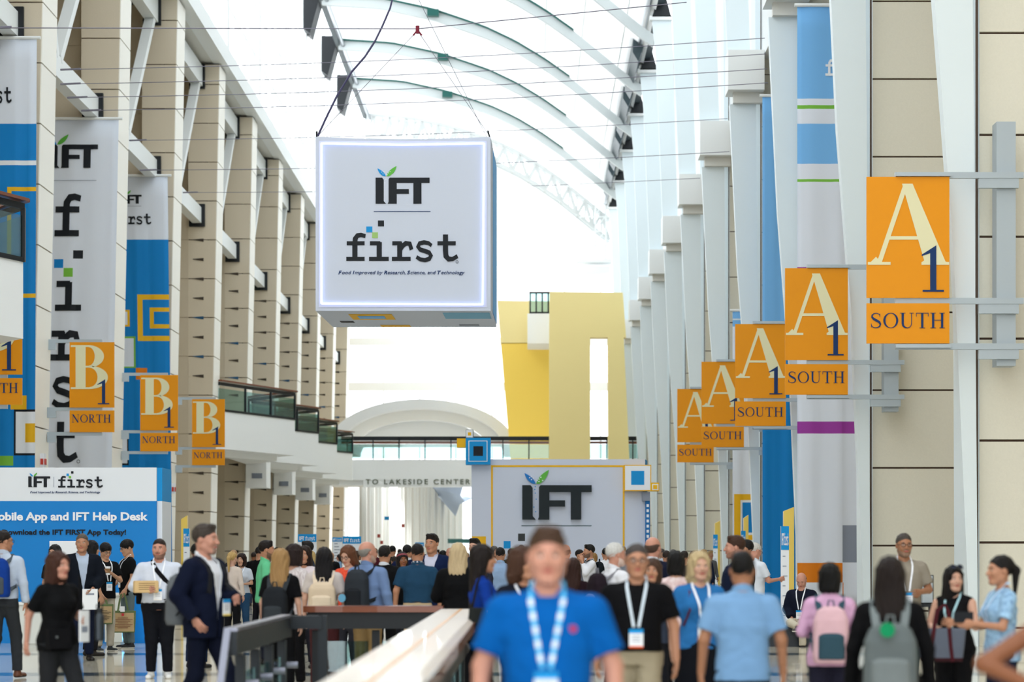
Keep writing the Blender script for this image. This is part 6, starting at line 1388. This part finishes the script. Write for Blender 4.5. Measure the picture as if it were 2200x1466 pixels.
p55 = person(1595, 15, 1.55, 178, 'man in pale blue short-sleeved shirt with black hair, seen from behind', 'olive', 'full', (14, 13, 15), top='polo', tc=(132, 178, 226), lc=(22, 24, 30), arms=('down', 'down'), build=1.1, hem=.86)
# seated man
p59 = person(1720, 41, 1.76, -20, 'bald man in navy jacket sitting low by the wall, head bowed', 'pink', 'bald', (150, 110, 90), top='jacket', tc=(22, 28, 48), uc=(28, 32, 46), lc=(214, 206, 186), lan=LW, sit=True, arms=('low', 'low'), nod=28, shoe=(60, 56, 52), sole=(220, 220, 216), loc=((1722-VX)*41/FPX, 41.0, -.06))
p60 = person(1782, 18, 1.47, 176, 'woman with black bob and lilac shirt carrying a pink backpack', 'fair', 'bob', (12, 12, 14), fem=True, top='shirt', tc=(222, 176, 212), lc=(40, 40, 60), arms=('bent', 'bent'), build=1.12, hem=.85)
backpack(p60, 'pink and teal backpack on the woman with the black bob', (226, 186, 196), (60, 92, 108), size=(.16, .10, .25), zc=1.13)
p61 = person(1912, 14, 1.52, 172, 'woman with long dark brown hair and black jacket near the right, from behind', 'fair', 'long', (36, 24, 22), hl=.36, fem=True, top='sweater', tc=(14, 14, 17), lc=(20, 20, 26), arms=('down', 'down'), build=1.15)
backpack(p61, 'grey backpack with green patch on the long-haired woman in black', (120, 130, 132), (138, 148, 150), size=(.18, .11, .24), zc=1.08, xoff=.0, patch=(30, 170, 110, .02, .2))
p62 = person(1942, 26, 1.77, 6, 'man in grey-beige tee with glasses and lanyard facing the camera', 'olive', 'short', (92, 84, 78), top='tee', tc=(168, 160, 146), lc=(60, 80, 84), glasses=True, lan=LW, arms=('bent', 'down'), beard=1, build=1.08)
p63 = person(2050, 20, 1.44, -28, 'woman with sunglasses on her head and black sleeveless top', 'fair', 'side', (24, 18, 20), hl=.3, fem=True, top='sleeveless', tc=(16, 16, 20), lc=(20, 20, 24), arms=('out', 'bent'), build=1.2, lan=(170, 210, 220), badge=False, head=40, bust=1.15)
t = held(p63, 'sunglasses', 'sunglasses pushed up on the hair of the woman in black sleeveless top', 'sunglasses', (0, 0, 0)); t.scale = (p63['s'],)*3
for sg in (-1, 1): b = MB(); hx_ = p63['hx']; b.add([tuple(hx_((sg*.034+.026*math.cos(a), -.078+.03*math.sin(a), .118+.018*math.sin(a)))) for a in np.linspace(0, 2*math.pi, 12)[:-1]]+[tuple(hx_((sg*.034+.026*math.cos(a), -.076+.03*math.sin(a), .124+.018*math.sin(a)))) for a in np.linspace(0, 2*math.pi, 12)[:-1]], [list(range(11)), list(range(11, 22))[::-1]]+[(i, (i+1) % 11, 11+(i+1) % 11, 11+i) for i in range(11)]); b.out('lens', mat('dark_lens', (30, 34, 50), .05), t, local=True)
b = MB(); b.tube([hx_((-.06, -.08, .11)), hx_((-.088, 0, .09))], .003, 5); b.tube([hx_((.06, -.08, .11)), hx_((.088, 0, .09))], .003, 5); b.out('temple_arm', DARK, t, local=True)
# grey tote bag with maroon straps
t = thing('handbag', 'grey fabric handbag with maroon straps on the arm of the woman in black', 'handbag', tuple(P(2022, 1422, 19.6)), math.radians(-8))
sdf_part('bag_body', [('l', [(0, 0, 0, .17, .06), (.12, 0, 0, .185, .06), (.27, 0, 0, .20, .035)], 6, ('+', .01))], .009, [cloth((116, 124, 140)), cloth((70, 36, 42))], t, mi_fn=lambda q: (q[:, 2] < .03).astype(int))
for sg in (-1, 1):
    b = MB(); b.ribbon([(-.09, sg*.066, .0), (-.075, sg*.064, .12), (-.06, sg*.05, .25), (-.03, sg*.03, .42), (.03, sg*.03, .46), (.06, sg*.04, .40), (.065, sg*.05, .25), (.075, sg*.064, .12), (.09, sg*.066, .0)], [(0, sg, 0)]*9, .03, .005); b.out('strap', cloth((86, 34, 42)), t, local=True)
p64 = person(2150, 18, 1.53, -78, 'woman in blue patterned top with black ponytail at the right edge', 'tan', 'pony', (20, 16, 18), hl=.2, fem=True, top='tee', tc=mat('blue_floral', (150, 186, 224), .8, noise=.6, nscale=26, col2=(24, 60, 130)), lc=(28, 34, 60), arms=('out', 'out'), lan=(190, 214, 240), badge=False, build=1.1)
t = held(p64, 'mobile_phone', 'black phone between the two women at the right edge', 'phone', hand_point(p64, 0, .08)); box_obj(t, 'phone_body', .012, .15, .08, BLACK)
p65 = person(2349, 9.2, 1.61, 0, 'person at the bottom right corner, only a bare bent elbow in view', 'brown', 'short', (20, 18, 18), top='sleeveless', tc=(120, 120, 126), lc=(40, 40, 60), arms=('down', ((.457, -.02, 1.217), (.22, -.20, 1.10))))
# distant crowd
far = [(712, 70), (729, 88), (806, 74), (826, 92), (889, 80), (908, 66), (938, 72), (978, 84), (1003, 64), (1046, 62), (1062, 60), (1120, 57), (1150, 64), (1318, 63), (1338, 61), (1368, 66), (1384, 62), (1421, 74), (1446, 66), (1512, 60), (1526, 74), (545, 74), (585, 68), (617, 78), (690, 60), (768, 64), (859, 88), (924, 96)]
cols = [('black', (20, 22, 26)), ('navy', (30, 40, 70)), ('white', (226, 230, 238)), ('pale blue', (150, 184, 222)), ('grey', (120, 124, 130)), ('dark green', (30, 60, 50)), ('maroon', (96, 36, 48))]
wh = {}
for i, (x, Z) in enumerate(far):
    cn_, cc = cols[i*3 % 7]; f_ = i % 3 == 1
    side = 'left of the tall navy blazer' if x < 920 else ('before the logo wall' if x < 1400 and x > 1000 else ('before the fins' if x > 1400 else 'right of the tall navy blazer'))
    ordn = names[wh.setdefault(side, 0)] if wh.get(side, 0) < 12 else 'last'; wh[side] += 1
    person(x, Z, R.uniform(1.58, 1.80), R.choice([0, 170, 185, 90, -80, 30, 200]), 'distant %s in %s, %s of those %s' % ('woman' if f_ else 'man', cn_, ordn, side), R.choice(['fair', 'tan', 'pink', 'olive', 'brown', 'asian']), R.choice(['long', 'bob', 'pony']) if f_ else R.choice(['short', 'full', 'short', 'bald']),
           R.choice([(20, 18, 18), (50, 36, 30), (90, 64, 48), (170, 140, 96), (120, 114, 110)]), fem=f_, top=R.choice(['jacket', 'shirt', 'tee', 'polo']), tc=cc, lc=R.choice([(30, 32, 40), (60, 70, 96), (150, 134, 108)]), legs=R.choice(['stand', 'walk']), group='distant visitors far down the hall', res=.022)
